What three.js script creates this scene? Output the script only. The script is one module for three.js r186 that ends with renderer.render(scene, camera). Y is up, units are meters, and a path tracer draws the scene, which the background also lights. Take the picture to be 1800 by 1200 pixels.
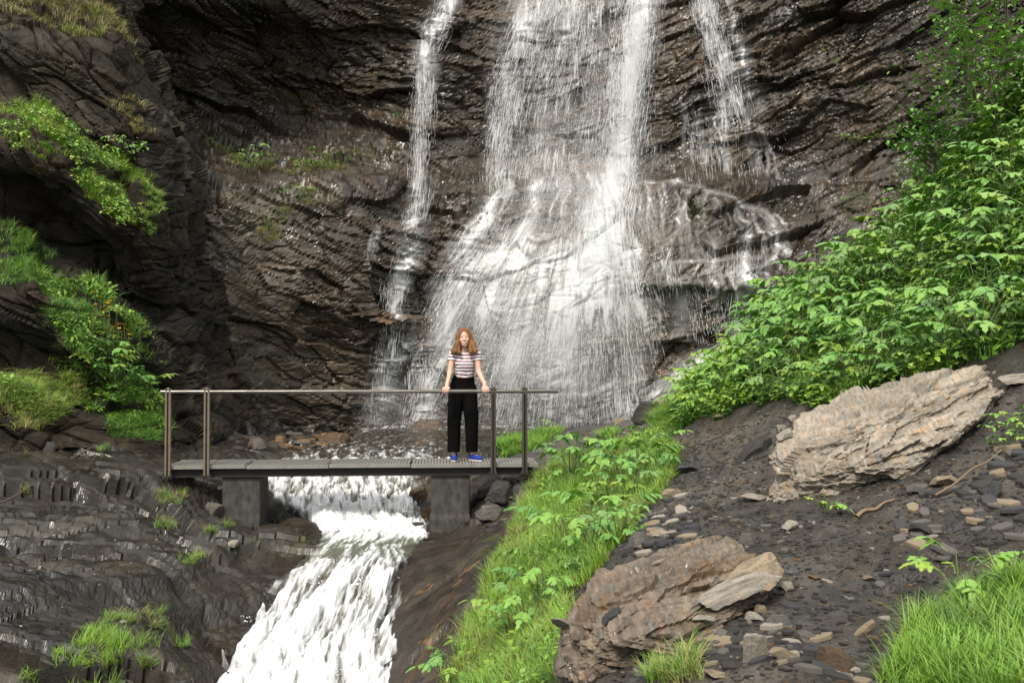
import * as THREE from 'three';
import { mergeGeometries } from 'three/addons/utils/BufferGeometryUtils.js';
import { MeshBVH, acceleratedRaycast } from 'three-mesh-bvh';

// ---------- camera, sky, sun, exposure ----------
const scene = new THREE.Scene();
const F = 1700, EYE = 1.3, PITCH = Math.atan(40 / F);
const camera = new THREE.PerspectiveCamera(2 * Math.atan(600 / F) * 180 / Math.PI, 1.5, 0.1, 300);
camera.position.set(0, EYE, 0);
camera.lookAt(0, EYE + Math.tan(PITCH) * 10, -10);
const renderer = new THREE.WebGLRenderer();
renderer.toneMapping = THREE.LinearToneMapping;
renderer.toneMappingExposure = 3.0;
renderer.shadowMap.enabled = true;
{
  // bright overcast sky, whiter and stronger towards the zenith, with soft cloud relief
  const W = 256, H = 128, d = new Float32Array(W * H * 4);
  for (let j = 0; j < H; j++) for (let i = 0; i < W; i++) {
    const el = ((j + 0.5) / H - 0.5) * Math.PI, az = (i + 0.5) / W * 2 * Math.PI, s = Math.sin(el);
    const c = s > 0 ? 0.07 * Math.sin(3 * az + 4 * s) * Math.cos(2 * az - 7 * s) * Math.min(1, s * 4) : 0;
    const L = s > 0 ? 0.42 * (1 + 2 * s) / 1.6 * (1 + c) : 0.08;
    d.set([L * 0.99, L * 1.0, L * 1.01, 1], (j * W + i) * 4);
  }
  const t = new THREE.DataTexture(d, W, H, THREE.RGBAFormat, THREE.FloatType);
  t.mapping = THREE.EquirectangularReflectionMapping; t.magFilter = THREE.LinearFilter; t.needsUpdate = true;
  scene.background = t; scene.environment = t;
}
const sun = new THREE.DirectionalLight(0xfff4e4, 1.5);
sun.position.set(-12, 38, 16); sun.target.position.set(0, 0, -12);
sun.castShadow = true; sun.shadow.radius = 24;
Object.assign(sun.shadow.camera, { left: -22, right: 22, top: 22, bottom: -22, near: 1, far: 90 });
scene.add(sun, sun.target);

// ---------- helpers ----------
const V = (x, y, z) => new THREE.Vector3(x, y, z);
const sp = Math.sin(PITCH), cp = Math.cos(PITCH);
function at(px, py, D) { // a point D metres ahead of the photographer
  const a = (px - 900) / F, b = -(py - 600) / F, z = -cp + b * sp, k = D / -z;
  return V(a * k, EYE + (sp + b * cp) * k, -D);
}
let seed = 7;
const rnd = () => { seed = (seed + 0x6d2b79f5) | 0; let t = Math.imul(seed ^ (seed >>> 15), 1 | seed); t = (t + Math.imul(t ^ (t >>> 7), 61 | t)) ^ t; return ((t ^ (t >>> 14)) >>> 0) / 4294967296; };
const rr = (a, b) => a + (b - a) * rnd();
const clamp = (x, a = 0, b = 1) => x < a ? a : x > b ? b : x;
const sst = (a, b, x) => { const t = clamp((x - a) / (b - a)); return t * t * (3 - 2 * t); };
const mix = (a, b, t) => a + (b - a) * t;
const mix3 = (a, b, t) => [mix(a[0], b[0], t), mix(a[1], b[1], t), mix(a[2], b[2], t)];
const PERM = new Uint8Array(512);
{ const p = [...Array(256).keys()]; for (let i = 255; i > 0; i--) { const j = Math.floor(rnd() * (i + 1)); [p[i], p[j]] = [p[j], p[i]]; } for (let i = 0; i < 512; i++) PERM[i] = p[i & 255]; }
const G3 = [[1, 1, 0], [-1, 1, 0], [1, -1, 0], [-1, -1, 0], [1, 0, 1], [-1, 0, 1], [1, 0, -1], [-1, 0, -1], [0, 1, 1], [0, -1, 1], [0, 1, -1], [0, -1, -1], [1, 1, 0], [-1, 1, 0], [0, -1, 1], [0, -1, -1]];
function pn(x, y, z, per = 0) { // gradient noise, about -1..1
  let X = Math.floor(x), Y = Math.floor(y), Z = Math.floor(z); x -= X; y -= Y; z -= Z;
  let X1 = X + 1, Y1 = Y + 1;
  if (per) { X = ((X % per) + per) % per; X1 = ((X1 % per) + per) % per; Y = ((Y % per) + per) % per; Y1 = ((Y1 % per) + per) % per; }
  X &= 255; Y &= 255; X1 &= 255; Y1 &= 255; const Z0 = Z & 255, Z1 = (Z + 1) & 255;
  const u = x * x * x * (x * (x * 6 - 15) + 10), v = y * y * y * (y * (y * 6 - 15) + 10), w = z * z * z * (z * (z * 6 - 15) + 10);
  const g = (a, b, c, dx, dy, dz) => { const k = G3[PERM[PERM[PERM[a] + b] + c] & 15]; return k[0] * dx + k[1] * dy + k[2] * dz; };
  const l = (a, b, t) => a + (b - a) * t;
  return l(l(l(g(X, Y, Z0, x, y, z), g(X1, Y, Z0, x - 1, y, z), u), l(g(X, Y1, Z0, x, y - 1, z), g(X1, Y1, Z0, x - 1, y - 1, z), u), v),
    l(l(g(X, Y, Z1, x, y, z - 1), g(X1, Y, Z1, x - 1, y, z - 1), u), l(g(X, Y1, Z1, x, y - 1, z - 1), g(X1, Y1, Z1, x - 1, y - 1, z - 1), u), v), w);
}
const fbm = (x, y, z, o = 4) => { let s = 0, a = 0.5; for (let i = 0; i < o; i++) { s += a * pn(x, y, z); x = x * 2.03 + 7.1; y = y * 2.03 + 3.7; z = z * 2.03 + 1.3; a *= 0.5; } return s; };
const ridge = (x, y, z, o = 3) => { let s = 0, a = 0.5; for (let i = 0; i < o; i++) { s += a * (1 - 2 * Math.abs(pn(x, y, z))); x = x * 2.1 + 5.2; y = y * 2.1 + 1.9; z = z * 2.1 + 8.3; a *= 0.5; } return s; };
const h1 = (a, b, c, k) => { let h = Math.imul(a, 374761393) + Math.imul(b, 668265263) + Math.imul(c, 2147483647 ^ 0x5bd1e995) + Math.imul(k, 1274126177) | 0; h = Math.imul(h ^ (h >>> 13), 1274126177); h ^= h >>> 16; h = Math.imul(h, 0x85ebca6b); return ((h ^ (h >>> 15)) >>> 0) / 4294967296; };
// broken rock: every cell of the fracture pattern is a block with its own height and tilt
let cellH = 0, cellE = 0, cellI = 0;
function blocks(x, y, z) {
  const X = Math.floor(x), Y = Math.floor(y), Z = Math.floor(z); let d1 = 9, d2 = 9, bx = 0, by = 0, bz = 0, ba = 0, bb = 0, bc = 0;
  for (let i = X - 1; i <= X + 1; i++) for (let j = Y - 1; j <= Y + 1; j++) for (let k = Z - 1; k <= Z + 1; k++) {
    const dx = i + h1(i, j, k, 1) - x, dy = j + h1(i, j, k, 2) - y, dz = k + h1(i, j, k, 3) - z, d = dx * dx + dy * dy + dz * dz;
    if (d < d1) { d2 = d1; d1 = d; bx = dx; by = dy; bz = dz; ba = i; bb = j; bc = k; } else if (d < d2) d2 = d;
  }
  cellE = Math.sqrt(d2) - Math.sqrt(d1); cellI = h1(ba, bb, bc, 7);
  cellH = (h1(ba, bb, bc, 4) - 0.5) * 1.3 - ((h1(ba, bb, bc, 5) - 0.5) * bx + (h1(ba, bb, bc, 6) - 0.5) * by * 1.6 + (h1(ba, bb, bc, 8) - 0.5) * bz) * 1.1;
  return cellH;
}

const taken = new Map();
function numbered(n) { const k = taken.get(n) ?? 0; taken.set(n, k + 1); return k ? n + '_' + String(k).padStart(3, '0') : n; }
function tag(o, label, category, group, kind) {
  if (label) o.userData.label = label;
  if (category) o.userData.category = category;
  if (group) o.userData.group = group;
  if (kind) o.userData.kind = kind;
  return o;
}
function lit(o) { o.castShadow = true; o.receiveShadow = true; return o; }
function mesh(name, geo, mat, parent) { const m = lit(new THREE.Mesh(geo, mat)); m.name = parent === undefined ? numbered(name) : name; (parent === undefined ? scene : parent).add(m); return m; }
function thing(name, label, category, pos, turn = 0, group) {
  const g = new THREE.Group(); g.name = numbered(name); if (pos) g.position.copy(pos); g.rotation.y = turn; scene.add(g);
  return tag(g, label, category, group);
}
function struct(name, geo, mat, label, category) { return tag(mesh(name, geo, mat), label, category, undefined, 'structure'); }

// ---------- textures ----------
function tex(n, f, srgb, rep = 1) {
  const d = new Uint8Array(n * n * 4);
  for (let j = 0; j < n; j++) for (let i = 0; i < n; i++) { const c = f(i / n, j / n); const k = (j * n + i) * 4; if (typeof c === 'number') { d[k] = d[k + 1] = d[k + 2] = clamp(c) * 255; } else { d[k] = clamp(c[0]) * 255; d[k + 1] = clamp(c[1]) * 255; d[k + 2] = clamp(c[2]) * 255; } d[k + 3] = 255; }
  const t = new THREE.DataTexture(d, n, n, THREE.RGBAFormat); t.wrapS = t.wrapT = THREE.RepeatWrapping; t.magFilter = THREE.LinearFilter; t.minFilter = THREE.LinearMipmapLinearFilter;
  if (srgb) t.colorSpace = THREE.SRGBColorSpace;
  t.repeat.set(rep, rep); t.needsUpdate = true; return t;
}
const pf = (u, v, p, o, z = 0, sx = 1) => { let s = 0, a = 0.5; for (let i = 0; i < o; i++) { s += a * pn(u * p * sx, v * p, z + i * 3.3, p); p *= 2; a *= 0.55; } return s; };
// slate: fine partings that run along u, with chips
const slateBump = tex(1024, (u, v) => {
  const w = pf(u, v, 4, 3, 1) * 0.05;
  const lines = Math.abs(pn(u * 8, (v + w) * 64, 2.5, 64)) * 0.5 + Math.abs(pn(u * 16, (v + w) * 128, 4.5, 128)) * 0.3;
  return 0.35 + 0.45 * lines + 0.5 * pf(u, v, 16, 4, 6);
}, false, 0.5);
const gritBump = tex(1024, (u, v) => 0.5 + 0.5 * pf(u, v, 32, 4, 9) + 0.35 * Math.abs(pn(u * 96, v * 96, 3, 96)) - 0.1, false, 1);
const mottle = tex(512, (u, v) => { const a = 0.80 + 0.42 * pf(u, v, 8, 5, 3), b = pf(u, v, 4, 4, 12); return [a + 0.08 * b, a, a - 0.09 * b]; }, true, 0.6);
const wetRough = tex(512, (u, v) => 0.55 + 1.1 * pf(u, v, 4, 5, 21), false, 0.35);
const grain = tex(512, (u, v) => { const a = 0.84 + 0.3 * pf(u, v, 24, 4, 3), b = pf(u, v, 12, 3, 14); return [a + 0.1 * b, a, a - 0.1 * b]; }, true, 1.2);

// ---------- rock materials ----------
const rockMat = (o) => new THREE.MeshPhysicalMaterial({ vertexColors: true, map: mottle, bumpMap: slateBump, bumpScale: 0.03, roughness: 0.75, ...o });
const M = {
  wall: rockMat({ color: new THREE.Color(1.75, 1.68, 1.55), roughness: 0.72, roughnessMap: wetRough, bumpScale: 0.018, flatShading: true, specularIntensity: 0.75 }),
  left: rockMat({ color: new THREE.Color(1.25, 1.22, 1.15), roughness: 0.9, bumpScale: 0.02, flatShading: true, specularIntensity: 0.3 }),
  bank: rockMat({ color: new THREE.Color(0.8, 0.77, 0.72), roughness: 0.72, roughnessMap: wetRough, bumpMap: gritBump, bumpScale: 0.008, flatShading: true, specularIntensity: 0.6 }),
  path: rockMat({ bumpMap: gritBump, bumpScale: 0.018, roughness: 0.62, roughnessMap: wetRough, specularIntensity: 0.7 }),
};

// ---------- surfaces from control nets ----------
const cr = (a, b, c, d, t) => 0.5 * (2 * b + (c - a) * t + (2 * a - 5 * b + 4 * c - d) * t * t + (3 * b - a - 3 * c + d) * t * t * t);
function netPoint(net, u, v, out) { // net[row][col] of Vector3, u along columns, v along rows, both 0..1
  const R = net.length - 1, C = net[0].length - 1; let r = clamp(v) * R, c = clamp(u) * C; const i = Math.min(R - 1, Math.floor(r)), j = Math.min(C - 1, Math.floor(c)); r -= i; c -= j;
  const q = (k) => clamp(k, 0, R), w = (k) => clamp(k, 0, C), res = [0, 0, 0];
  for (let a = 0; a < 3; a++) {
    const row = (k) => { const n = net[q(k)]; return cr(n[w(j - 1)].getComponent(a), n[w(j)].getComponent(a), n[w(j + 1)].getComponent(a), n[w(j + 2)].getComponent(a), c); };
    res[a] = cr(row(i - 1), row(i), row(i + 1), row(i + 2), r);
  }
  return out.set(res[0], res[1], res[2]);
}
// grid of points fn(u, v) -> Vector3, pushed along its normal by disp, coloured by col
function sheet(nu, nv, fn, disp, col, uvf, us, vs, alpha) {
  const n = (nu + 1) * (nv + 1), P = new Float32Array(n * 3), N = new Float32Array(n * 3), p = V(), q = V(), r = V(), e = 1e-3;
  const pos = new Float32Array(n * 3), c4 = alpha ? 4 : 3, cols = new Float32Array(n * c4), uvs = new Float32Array(n * 2);
  const UU = (i) => us ? us(i / nu) : i / nu, VV = (j) => vs ? vs(j / nv) : j / nv;
  for (let j = 0, k = 0; j <= nv; j++) for (let i = 0; i <= nu; i++, k++) { fn(UU(i), VV(j), p); P.set([p.x, p.y, p.z], k * 3); }
  const id = (i, j) => clamp(j, 0, nv) * (nu + 1) + clamp(i, 0, nu);
  for (let j = 0, k = 0; j <= nv; j++) for (let i = 0; i <= nu; i++, k++) {
    const a = id(i + 3, j) * 3, b = id(i - 3, j) * 3, c = id(i, j + 3) * 3, d = id(i, j - 3) * 3;
    q.set(P[a] - P[b], P[a + 1] - P[b + 1], P[a + 2] - P[b + 2]); r.set(P[c] - P[d], P[c + 1] - P[d + 1], P[c + 2] - P[d + 2]);
    q.cross(r).normalize(); N.set([q.x, q.y, q.z], k * 3);
  }
  for (let j = 0, k = 0; j <= nv; j++) for (let i = 0; i <= nu; i++, k++) {
    p.fromArray(P, k * 3); q.fromArray(N, k * 3);
    const info = {}; const h = disp ? disp(p, q, info, UU(i), VV(j)) : 0;
    const cc = col(p, q, info, UU(i), VV(j));
    if (typeof h === 'number') p.addScaledVector(q, h); else p.add(h);
    pos.set([p.x, p.y, p.z], k * 3); cols.set(cc.length === c4 ? cc : cc.slice(0, c4), k * c4);
    const t = uvf(p, q); uvs[k * 2] = t[0]; uvs[k * 2 + 1] = t[1];
  }
  const idx = new Uint32Array(nu * nv * 6); let k = 0;
  for (let j = 0; j < nv; j++) for (let i = 0; i < nu; i++) { const a = j * (nu + 1) + i, b = a + 1, c = a + nu + 1, d = c + 1; idx[k++] = a; idx[k++] = b; idx[k++] = d; idx[k++] = a; idx[k++] = d; idx[k++] = c; }
  const g = new THREE.BufferGeometry();
  g.setAttribute('position', new THREE.BufferAttribute(pos, 3)); g.setAttribute('color', new THREE.BufferAttribute(cols, c4)); g.setAttribute('uv', new THREE.BufferAttribute(uvs, 2));
  g.setIndex(new THREE.BufferAttribute(idx, 1)); g.computeVertexNormals();
  return g;
}
// colours of the rock (linear)
const SLATE = [0.017, 0.016, 0.0145], GREY = [0.066, 0.059, 0.048], BROWN = [0.062, 0.047, 0.034], RUST = [0.13, 0.07, 0.032], TAN = [0.20, 0.165, 0.125], BLACK = [0.018, 0.017, 0.017];
function rockColor(p, I, s, a, brown, pale) {
  let c = mix3(SLATE, GREY, clamp(0.25 + pale + 0.9 * fbm(p.x * 0.5, p.y * 0.7, p.z * 0.5, 3)));
  const st = clamp(brown + 1.1 * fbm(a * 0.5 + 9, s * 1.4, p.z * 0.4, 4));
  c = mix3(c, BROWN, clamp(st * 1.2));
  const ru = sst(0.22, 0.5, fbm(a * 0.8 + 31, s * 2.6 + 4, 1.7, 4)) * clamp(brown * 1.6);
  c = mix3(c, RUST, ru * 0.75);
  const band = 0.85 + 0.35 * pn(a * 0.25, s * 5, 3.1) + 0.2 * pn(a * 0.7, s * 14, 8.1);
  const k = (0.72 + 0.5 * I.t) * clamp(band, 0.45, 1.5);
  return [c[0] * k, c[1] * k, c[2] * k];
}
function brokenRock(p, I, s, a, w, A) { // A scales the relief
  let h = 0.55 * fbm(p.x * 0.4, p.y * 0.4, p.z * 0.4, 3);
  const wa = a + 0.25 * pn(p.x, p.y, p.z), ws = s + 0.12 * pn(p.x * 1.3 + 5, p.y * 1.3, p.z * 1.3);
  h += 0.30 * blocks(wa * 0.42, ws * 1.05, w * 0.4); let t = cellI * 0.5; h -= 0.09 * (1 - sst(0, 0.07, cellE)) * sst(-0.1, 0.3, pn(p.x * 0.7, p.y * 0.7, p.z * 0.7 + 9));
  const m = 0.35 + 1.0 * sst(-0.22, 0.25, fbm(p.x * 0.33 + 4, p.y * 0.45, p.z * 0.33, 3)); // some faces are shattered, others split clean
  h += m * 0.115 * blocks(wa * 1.1 + 3, ws * 3.3, w * 1.0); t += cellI * 0.3; h -= 0.05 * (1 - sst(0, 0.1, cellE));
  h += m * 0.042 * blocks(wa * 2.8 + 7, ws * 9.5, w * 2.4); t += cellI * 0.2;
  h += m * 0.02 * blocks(wa * 6 + 2, ws * 22, w * 5); t += (cellI - 0.5) * 0.15;
  h += 0.03 * m * ridge(wa * 0.9, ws * 7.5, w, 2) + 0.018 * fbm(p.x * 7, p.y * 7, p.z * 7, 2);
  I.t = t; return h * A;
}

// ---------- the cliff behind the falls ----------
const wx = [-400, 200, 350, 470, 600, 700, 760, 900, 1050, 1200, 1350, 1480, 1650, 1850, 2300];
const wy = [900, 760, 660, 560, 490, 400, 330, 290, 200, 100, 0, -250, -800];
const wD = [ // metres ahead of the camera: one row of the cliff per line, from its foot upwards
  [20, 21.0, 20.3, 22.3, 23.2, 23.4, 23.4, 23.4, 23.3, 23.0, 22.5, 21.8, 20.0, 18.0, 15],
  [20, 21.0, 20.3, 22.3, 23.2, 23.4, 23.4, 23.4, 23.3, 23.0, 22.4, 21.8, 20.0, 18.4, 15],
  [20, 21.0, 20.3, 21.9, 22.8, 23.2, 23.3, 23.1, 22.9, 22.7, 22.3, 21.9, 20.5, 18.8, 15.5],
  [20, 21.5, 20.6, 21.6, 22.4, 23.0, 23.3, 23.0, 22.7, 22.8, 23.0, 22.6, 21.0, 19.2, 16],
  [20, 22.0, 20.9, 21.7, 22.4, 23.0, 23.4, 23.2, 22.9, 22.8, 22.6, 22.8, 21.5, 19.6, 16.5],
  [20, 22.5, 21.2, 22.0, 22.7, 23.2, 23.8, 23.8, 23.5, 23.5, 23.6, 23.4, 22.0, 20.1, 17],
  [20, 24.0, 21.6, 22.6, 23.2, 23.8, 24.6, 24.8, 24.8, 24.4, 24.6, 23.9, 22.4, 20.6, 17.5],
  [20, 25.0, 23.4, 24.6, 24.9, 25.0, 25.3, 26.2, 26.3, 25.9, 25.5, 24.3, 22.8, 21.0, 18],
  [20, 26.0, 26.6, 27.2, 27.0, 26.2, 25.8, 26.4, 26.6, 26.2, 25.8, 24.7, 23.2, 21.3, 18.5],
  [20, 25.5, 26.2, 26.7, 26.6, 26.2, 26.0, 26.6, 26.8, 26.4, 26.0, 25.0, 23.5, 21.6, 19],
  [20, 24.8, 25.2, 25.7, 25.9, 26.0, 26.2, 27.0, 27.1, 26.8, 26.4, 25.2, 23.7, 21.8, 19],
  [19, 23.0, 23.4, 24.2, 24.8, 25.4, 26.4, 27.8, 28.0, 27.6, 27.0, 25.4, 23.8, 22.0, 19],
  [17, 19.0, 19.8, 21.0, 22.4, 24.0, 26.8, 29.0, 29.5, 29.0, 28.0, 25.8, 24.0, 22.0, 19],
];
const seg = (arr, x) => { let i = 0; const up = arr[1] > arr[0]; while (i < arr.length - 2 && (up ? x > arr[i + 1] : x < arr[i + 1])) i++; return [i, clamp((x - arr[i]) / (arr[i + 1] - arr[i]))]; };
function wallD(px, py) {
  const [j, c] = seg(wx, px), [i, r] = seg(wy, py), q = (k) => clamp(k, 0, wy.length - 1), w = (k) => clamp(k, 0, wx.length - 1);
  const row = (k) => { const n = wD[q(k)]; return cr(n[w(j - 1)], n[w(j)], n[w(j + 1)], n[w(j + 2)], c); };
  return cr(row(i - 1), row(i), row(i + 1), row(i + 2), r);
}
const bed = (x) => 0.42 * Math.sqrt((x + 0.5) * (x + 0.5) + 16); // the bedding sags in the middle of the cliff
const wallBrown = (p) => 0.22 + 0.42 * Math.exp(-(((p.x - 1) / 7) ** 2));
function wallDisp(p, n, I) {
  const s = p.y - bed(p.x), fall = Math.exp(-(((p.x - 2.2) / 3.6) ** 4));
  // the washed rock in the falls is smoother than the rest
  let h = brokenRock(p, I, s, p.x, p.z, mix(1.05, 0.6, fall));
  h += 0.22 * sst(0.16, 0.02, Math.abs(p.y - 3.15 - 0.1 * pn(p.x, 0, 0))) * sst(2.6, 3.4, p.x) * sst(6.8, 6.2, p.x); // dripping ledges at the right of the falls
  h += 0.18 * sst(0.14, 0.02, Math.abs(p.y - 7.3 - 0.12 * pn(p.x, 4, 0))) * sst(4.6, 5.2, p.x) * sst(7.2, 6.6, p.x);
  return h;
}
const wallGeo = sheet(900, 470, (u, v, o) => {
  const px = -400 + u * 2700, py = 900 - v * 1700; return o.copy(at(px, py, wallD(px, py)));
}, wallDisp, (p, n, I) => {
  const s = p.y - bed(p.x), b = wallBrown(p), pale = 0.7 * Math.exp(-(((p.x + 5.6) / 1.9) ** 2)) * sst(5.8, 4.8, p.y) + 0.1 * Math.exp(-(((p.x - 2) / 5) ** 2));
  const c = rockColor(p, I, s, p.x, b, pale), dry = sst(-0.05, 0.3, fbm(p.x * 0.7, p.y * 0.7, 6, 4) + 0.12) * Math.exp(-(((p.x + 6.0) / 1.7) ** 2)) * sst(5.6, 4.9, p.y) * sst(0.2, 1.2, p.y);
  const z = fbm(p.x * 0.22 + 2, p.y * 0.3, 3, 3), k = 1 + 0.9 * z, moss = sst(0.2, 0.42, fbm(p.x * 0.9, p.y * 0.9, 11, 4)) * sst(9, 5, Math.abs(p.x - 2)) * 0.5;
  return mix3(mix3([c[0] * k, c[1] * k, c[2] * k], [0.035, 0.04, 0.014], moss), [0.085, 0.074, 0.058], 0.75 * dry);
}, (p) => [p.x * 0.93 + p.z * 0.37, p.y - bed(p.x)], null, (t) => t < 0.82 ? t * 0.7 / 0.82 : 0.7 + (t - 0.82) * 0.3 / 0.18);
const wall = struct('cliff', wallGeo, M.wall, 'dark layered slate cliff behind the waterfall', 'cliff');

// ---------- the rock buttress on the left ----------
const leftNet = [
  [[-460, 830, 12.3], [0, 800, 13.0], [100, 800, 13.4], [200, 805, 13.9], [300, 810, 15], [410, 800, 19]],
  [[-460, 690, 12.6], [0, 672, 13.4], [100, 700, 13.7], [190, 745, 14.2], [310, 765, 15.5], [440, 765, 19.5]],
  [[-460, 655, 13.4], [0, 640, 14.2], [95, 668, 14.5], [170, 705, 14.6], [290, 740, 15.9], [450, 735, 20]],
  [[-460, 480, 13.4], [0, 505, 14.0], [80, 535, 14.2], [140, 610, 14.3], [270, 715, 15.6], [440, 700, 20.5]],
  [[-460, 340, 14.8], [0, 400, 15.3], [90, 470, 15.4], [190, 540, 15.5], [290, 650, 16.4], [430, 660, 21]],
  [[-460, 280, 15.4], [0, 335, 16.1], [100, 400, 16.5], [200, 470, 16.7], [300, 560, 17.4], [415, 590, 21.5]],
  [[-460, 175, 14.7], [0, 250, 15.3], [90, 285, 15.4], [185, 370, 15.6], [265, 430, 16.5], [390, 500, 21]],
  [[-460, 50, 16.2], [0, 150, 16.9], [120, 222, 16.9], [215, 300, 16.9], [280, 375, 17.4], [380, 420, 21.5]],
  [[-460, -70, 16.3], [0, 75, 17.0], [120, 75, 17.1], [215, 105, 17.4], [285, 235, 18.4], [365, 310, 22]],
  [[-460, -230, 18.3], [0, -110, 19.2], [120, -70, 19.3], [195, -5, 19.2], [262, 125, 20], [345, 265, 23]],
  [[-460, -420, 23], [0, -260, 24], [120, -200, 24], [195, -70, 23.5], [255, 60, 24.5], [335, 240, 26]],
].map((r) => r.map((c) => at(...c)));
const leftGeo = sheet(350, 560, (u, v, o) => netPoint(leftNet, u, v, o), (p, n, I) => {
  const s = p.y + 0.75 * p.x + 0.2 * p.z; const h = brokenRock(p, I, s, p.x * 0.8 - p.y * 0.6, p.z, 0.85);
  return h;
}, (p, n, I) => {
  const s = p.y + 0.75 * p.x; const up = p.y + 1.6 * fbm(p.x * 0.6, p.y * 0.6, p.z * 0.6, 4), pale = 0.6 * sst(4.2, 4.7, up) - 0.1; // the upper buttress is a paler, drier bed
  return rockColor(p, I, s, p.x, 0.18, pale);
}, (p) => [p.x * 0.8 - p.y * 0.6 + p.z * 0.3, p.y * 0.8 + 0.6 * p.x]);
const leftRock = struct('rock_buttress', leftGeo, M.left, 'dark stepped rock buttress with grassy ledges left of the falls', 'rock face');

// ---------- the ground: heights pinned at measured spots ----------
const pins = [
  // bed of the stream [px, D, y]
  ...[[560, 23.5, -0.45], [800, 23.5, -0.45], [980, 23.5, -0.4], [480, 20.5, -0.12], [560, 20.8, -0.24], [690, 20.5, -0.42], [880, 20, -0.36], [490, 18, -0.16], [540, 18.2, -0.27], [680, 18, -0.42], [830, 17.5, -0.3], [445, 16, -0.24], [490, 16, -0.4], [620, 16, -0.46], [740, 16, -0.36], [820, 15.5, -0.3],
    [470, 14.6, -0.62], [600, 14.6, -0.62], [720, 14.6, -0.6], [560, 13.4, -0.86], [650, 13.3, -0.95], [735, 13.2, -0.85], [610, 12.3, -1.0], [690, 12.2, -1.0], [560, 11.4, -1.06], [640, 11.2, -1.08], [705, 11.2, -1.06], [520, 10.4, -1.3], [600, 10.2, -1.36], [680, 10.2, -1.3], [450, 9.4, -1.58], [560, 9.2, -1.68], [680, 9.2, -1.55], [380, 8.3, -1.85], [540, 8.0, -1.95], [680, 8.2, -1.8], [350, 6, -2.2], [550, 5.5, -2.3], [0, 3, -2.4], [-1500, 1, -2.4]]
    .map(([px, D, y]) => [(px - 900) / F * D, y, -D]),
  // everything else [px, py, D]
  ...[[300, 838, 13], [150, 800, 13.2], [0, 765, 13.8], [-200, 740, 13.2], [0, 900, 11], [120, 880, 11.6], [0, 1000, 9.5], [0, 1130, 8], [-30, 1260, 7], [-250, 1100, 8], [-300, 900, 10], [250, 1000, 9.8], [250, 905, 11.4], [120, 960, 10.2], [395, 945, 12.5], [470, 948, 12.2], [500, 985, 11.6],
    [335, 1005, 10.2], [300, 1040, 9.7], [380, 1085, 9.8], [330, 1120, 9.4], [440, 1005, 11], [435, 1075, 10], [280, 1185, 8.5], [150, 1100, 8.6], [150, 1210, 7.6], [330, 1210, 8.0], [200, 1060, 9.2], [530, 905, 13],
    [455, 765, 19.5], [420, 740, 19], [390, 700, 19.2], [320, 800, 15.2], [420, 800, 16.5],
    [790, 935, 12.9], [745, 955, 12.2], [830, 955, 12.2], [870, 905, 12.7], [925, 848, 13.1], [770, 850, 14.3], [840, 850, 14.0], [985, 806, 13.3], [1100, 790, 12.6], [1180, 800, 11.5], [1060, 880, 10.5], [950, 905, 11], [870, 985, 10.3], [900, 1000, 9.5], [960, 1010, 8.9], [1010, 1060, 7.4], [820, 1080, 9], [760, 985, 11.3], [735, 1060, 10], [740, 1120, 9.2], [800, 1150, 8.3], [810, 1215, 7.4], [900, 1210, 6.4], [990, 1200, 5.6], [700, 1230, 8.2],
    [1180, 870, 9.3], [1250, 785, 12.3], [1200, 763, 14], [1120, 757, 16.5], [1050, 752, 18.5], [980, 757, 20], [1080, 745, 21.5], [880, 800, 16.5], [930, 795, 15.5], [1310, 870, 8.8], [1350, 955, 7.2], [1250, 950, 7.2], [1110, 955, 7.9], [1500, 1005, 6.2], [1400, 1105, 5.3], [1300, 1185, 4.7], [1130, 1215, 4.9], [1600, 1190, 4.5], [1750, 1060, 5.3], [1800, 905, 6.5], [1660, 860, 7.4], [1810, 725, 8.2], [1400, 750, 10.8], [1300, 745, 12], [1950, 900, 6.2],
    [1190, 735, 14.6], [1250, 715, 13.6], [1400, 705, 11.4], [1550, 670, 10], [1700, 650, 9.2], [1290, 630, 15.5], [1400, 560, 15], [1500, 485, 14.5], [1600, 390, 14], [1680, 290, 13.6], [1800, 150, 13], [1950, 0, 12.5], [1800, 340, 11], [1700, 480, 11.4], [1550, 585, 12], [1800, 590, 9.5], [1980, 420, 9.8], [2100, 700, 7], [2200, 300, 9]].map((c) => at(...c).toArray()),
  // out of view
  [0, -0.4, 0], [-1.2, -1.2, -3], [2.5, -0.1, 0], [5, 1.4, -2], [8, 4, -4], [0, -0.7, 4], [5, 1.2, 5], [-3, -2.4, 4], [-7, -1.2, 2], [-7, -0.9, -5], [-10, 0.5, -8], [-10, 1, -14], [3.2, 0.4, -19.5], [6, 2.2, -19], [8.5, 4.6, -18.5], [11, 7.5, -15], [4.2, 0.3, -23], [8, 3, -23], [-8, 0.8, -19], [-9, 1, -23],
];
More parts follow.
